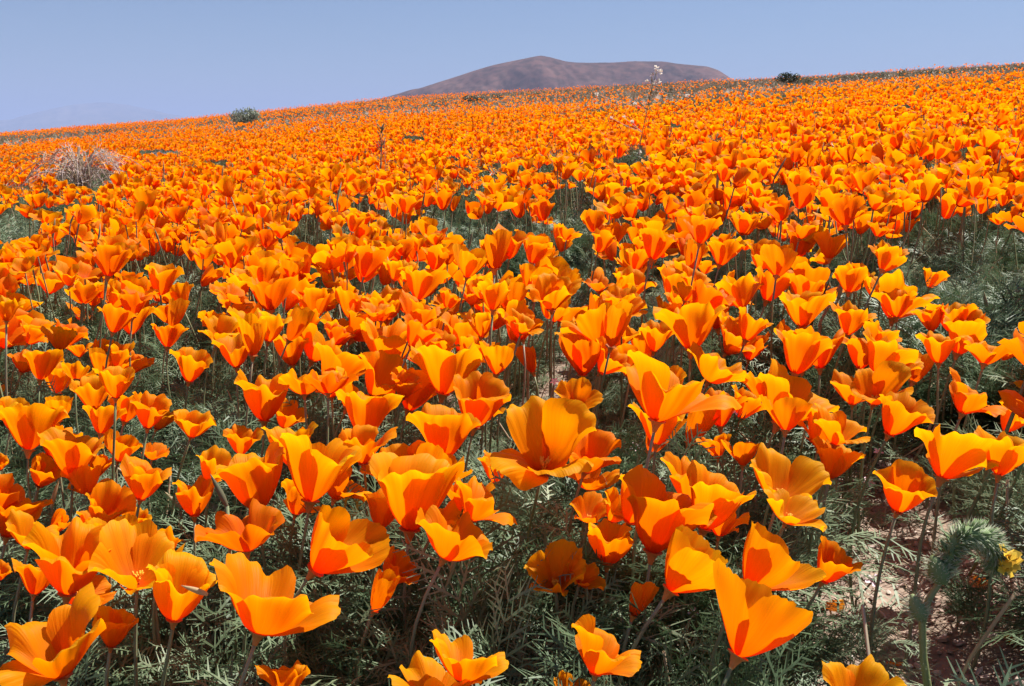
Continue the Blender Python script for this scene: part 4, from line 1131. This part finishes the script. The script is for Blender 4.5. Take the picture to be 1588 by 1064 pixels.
# ------------------------------------------------------------------ fuzzy curled plant on the bare soil
def fuzzy_plant():
    d = 0.62
    W = path_px([(1444, 1100), (1432, 1020), (1430, 968), (1440, 930), (1462, 895), (1478, 868)], d)
    g = ground_under(path_px([(1452, 1180)], d)[0])
    root = link_obj('fuzzy_plant', None); root.location = g
    tag(root, 'hairy green plant with a curled caterpillar-like flower head over bare soil', 'plant')
    q = random.Random(4)
    loc = [p - g for p in W]
    pts = [Vector((0, 0, -.01)), loc[0].lerp(Vector((0, 0, 0)), .5)] + loc
    mb = MB(); mb.tube(pts, [.0027, .0026, .0025, .0024, .0023, .0022, .002, .002], 8)
    link_obj('stem', mb.mesh('stem', M_fstem), root)
    def hairs(path, r, n, l, up):
        hb = MB()
        for i in range(n):
            f = q.uniform(0, len(path) - 1.001); k = int(f); p = path[k].lerp(path[k + 1], f - k)
            t = (path[k + 1] - path[k]).normalized()
            v = Vector((q.gauss(0, 1), q.gauss(0, 1), q.gauss(0, 1))); v = (v - t * v.dot(t)).normalized()
            rr = r[k] if hasattr(r, '__len__') else r
            v2 = (v + up * q.uniform(0, .5) + t * q.uniform(-.1, .5)).normalized()
            ll = l * q.uniform(.5, 1.2)
            s = v2.cross(Vector((q.gauss(0, 1), q.gauss(0, 1), q.gauss(0, 1)))).normalized()
            hb.strip([p + v * rr * .9, p + v * rr + v2 * ll * .5, p + v * rr + v2 * ll], .00045, s)
        return hb
    head = [p - g for p in path_px([(1466, 890), (1470, 862, -.002), (1482, 840, -.004), (1502, 828, -.005), (1524, 830, -.004), (1542, 845, -.002), (1548, 866), (1540, 884, .003)], d)]
    rad = [.0028, .0038, .0046, .005, .0048, .004, .003, .0015]
    mb = MB(); mb.tube(head, rad, 12)
    for i, v in enumerate(mb.v):
        pass
    hd_ = link_obj('flower_head', mb.mesh('flower_head', M_fuzz), root)
    # bud scales lined up along the coil
    sb = MB()
    for i in range(340):
        f = q.uniform(.1, len(head) - 1.2); k = int(f); p = head[k].lerp(head[k + 1], f - k); t = (head[k + 1] - head[k]).normalized()
        v = Vector((q.gauss(0, 1), q.gauss(0, 1), q.gauss(.2, 1))); v = (v - t * v.dot(t)).normalized()
        b0 = p + v * rad[k] * .8
        sb.tube([b0, b0 + v * .0025 + t * .0012, b0 + v * .006 + t * .0032], [.0007, .0010, .0002], 4)
    link_obj('bud_scales', sb.mesh('bud_scales', M_fuzz), hd_)
    link_obj('hairs', hairs(head, [r + .0015 for r in rad], 1500, .0056, Vector((0, 0, .3))).mesh('hairs', M_hair, smooth=False), hd_)
    link_obj('hairs', hairs(pts[2:], .0018, 170, .0035, Vector((0, 0, .1))).mesh('hairs', M_hair, smooth=False), root)
    for bpts, r in (([(1432, 962), (1424, 946), (1414, 922)], .0052), ([(1464, 905), (1456, 888), (1446, 862)], .0066)):
        P = [p - g for p in path_px(bpts, d - .004)]
        body = [P[0].lerp(P[1], i / 3) for i in range(3)] + [P[1].lerp(P[2], i / 3) for i in range(4)]
        rr = [r * max(.12, math.sin(math.pi * (.1 + .85 * i / 6)) ** .8) for i in range(7)]
        bb = MB(); bb.tube(body, rr, 10)
        bd = link_obj('bud', bb.mesh('bud', M_fuzz), root)
        link_obj('hairs', hairs(body, rr, 260, .004, (P[2] - P[0]).normalized() * .8).mesh('hairs', M_hair, smooth=False), bd)
    for (fx, fy) in ((1562, 856), (1566, 870), (1560, 884), (1556, 872), (1564, 862)):
        p = path_px([(fx, fy)], d - .008)[0] - g
        yb = MB()
        yb.tube([head[-2], head[-2].lerp(p, .7), p], [.0016, .0018, .002], 5)
        for k in range(5):
            v = Vector((q.gauss(.5, .6), q.gauss(-.4, .6), q.gauss(0, .6))).normalized(); s = v.orthogonal().normalized()
            yb.add([p, p + v * .0045 + s * .003, p + v * .008, p + v * .0045 - s * .003], [(0, 1, 2, 3)])
        link_obj('yellow_floret', yb.mesh('yellow_floret', M_yellow), root)
fuzzy_plant()

# ------------------------------------------------------------------ haze
def haze():
    m, nt, ln = newmat('air')
    pv = nt.new('ShaderNodeVolumePrincipled')
    pv.inputs['Color'].default_value = (0.33, 0.44, 0.72, 1)
    pv.inputs['Density'].default_value = 1.15e-4
    pv.inputs['Anisotropy'].default_value = 0.0
    out = nt.new('ShaderNodeOutputMaterial'); ln.new(pv.outputs[0], out.inputs['Volume'])
    x0, x1, y0, y1, z0, z1 = -61000, 61000, -61000, 61000, -28, 760
    vs = [(x, y, z) for z in (z0, z1) for x, y in ((x0, y0), (x1, y0), (x1, y1), (x0, y1))]
    fs = [(3, 2, 1, 0), (4, 5, 6, 7), (0, 1, 5, 4), (1, 2, 6, 5), (2, 3, 7, 6), (3, 0, 4, 7)]
    mb = MB(); mb.add(vs, fs)
    o = link_obj('haze', mb.mesh('haze', m, smooth=False)); tag(o, 'thin blue haze over the plain and far hills', 'haze', kind='stuff')
haze()
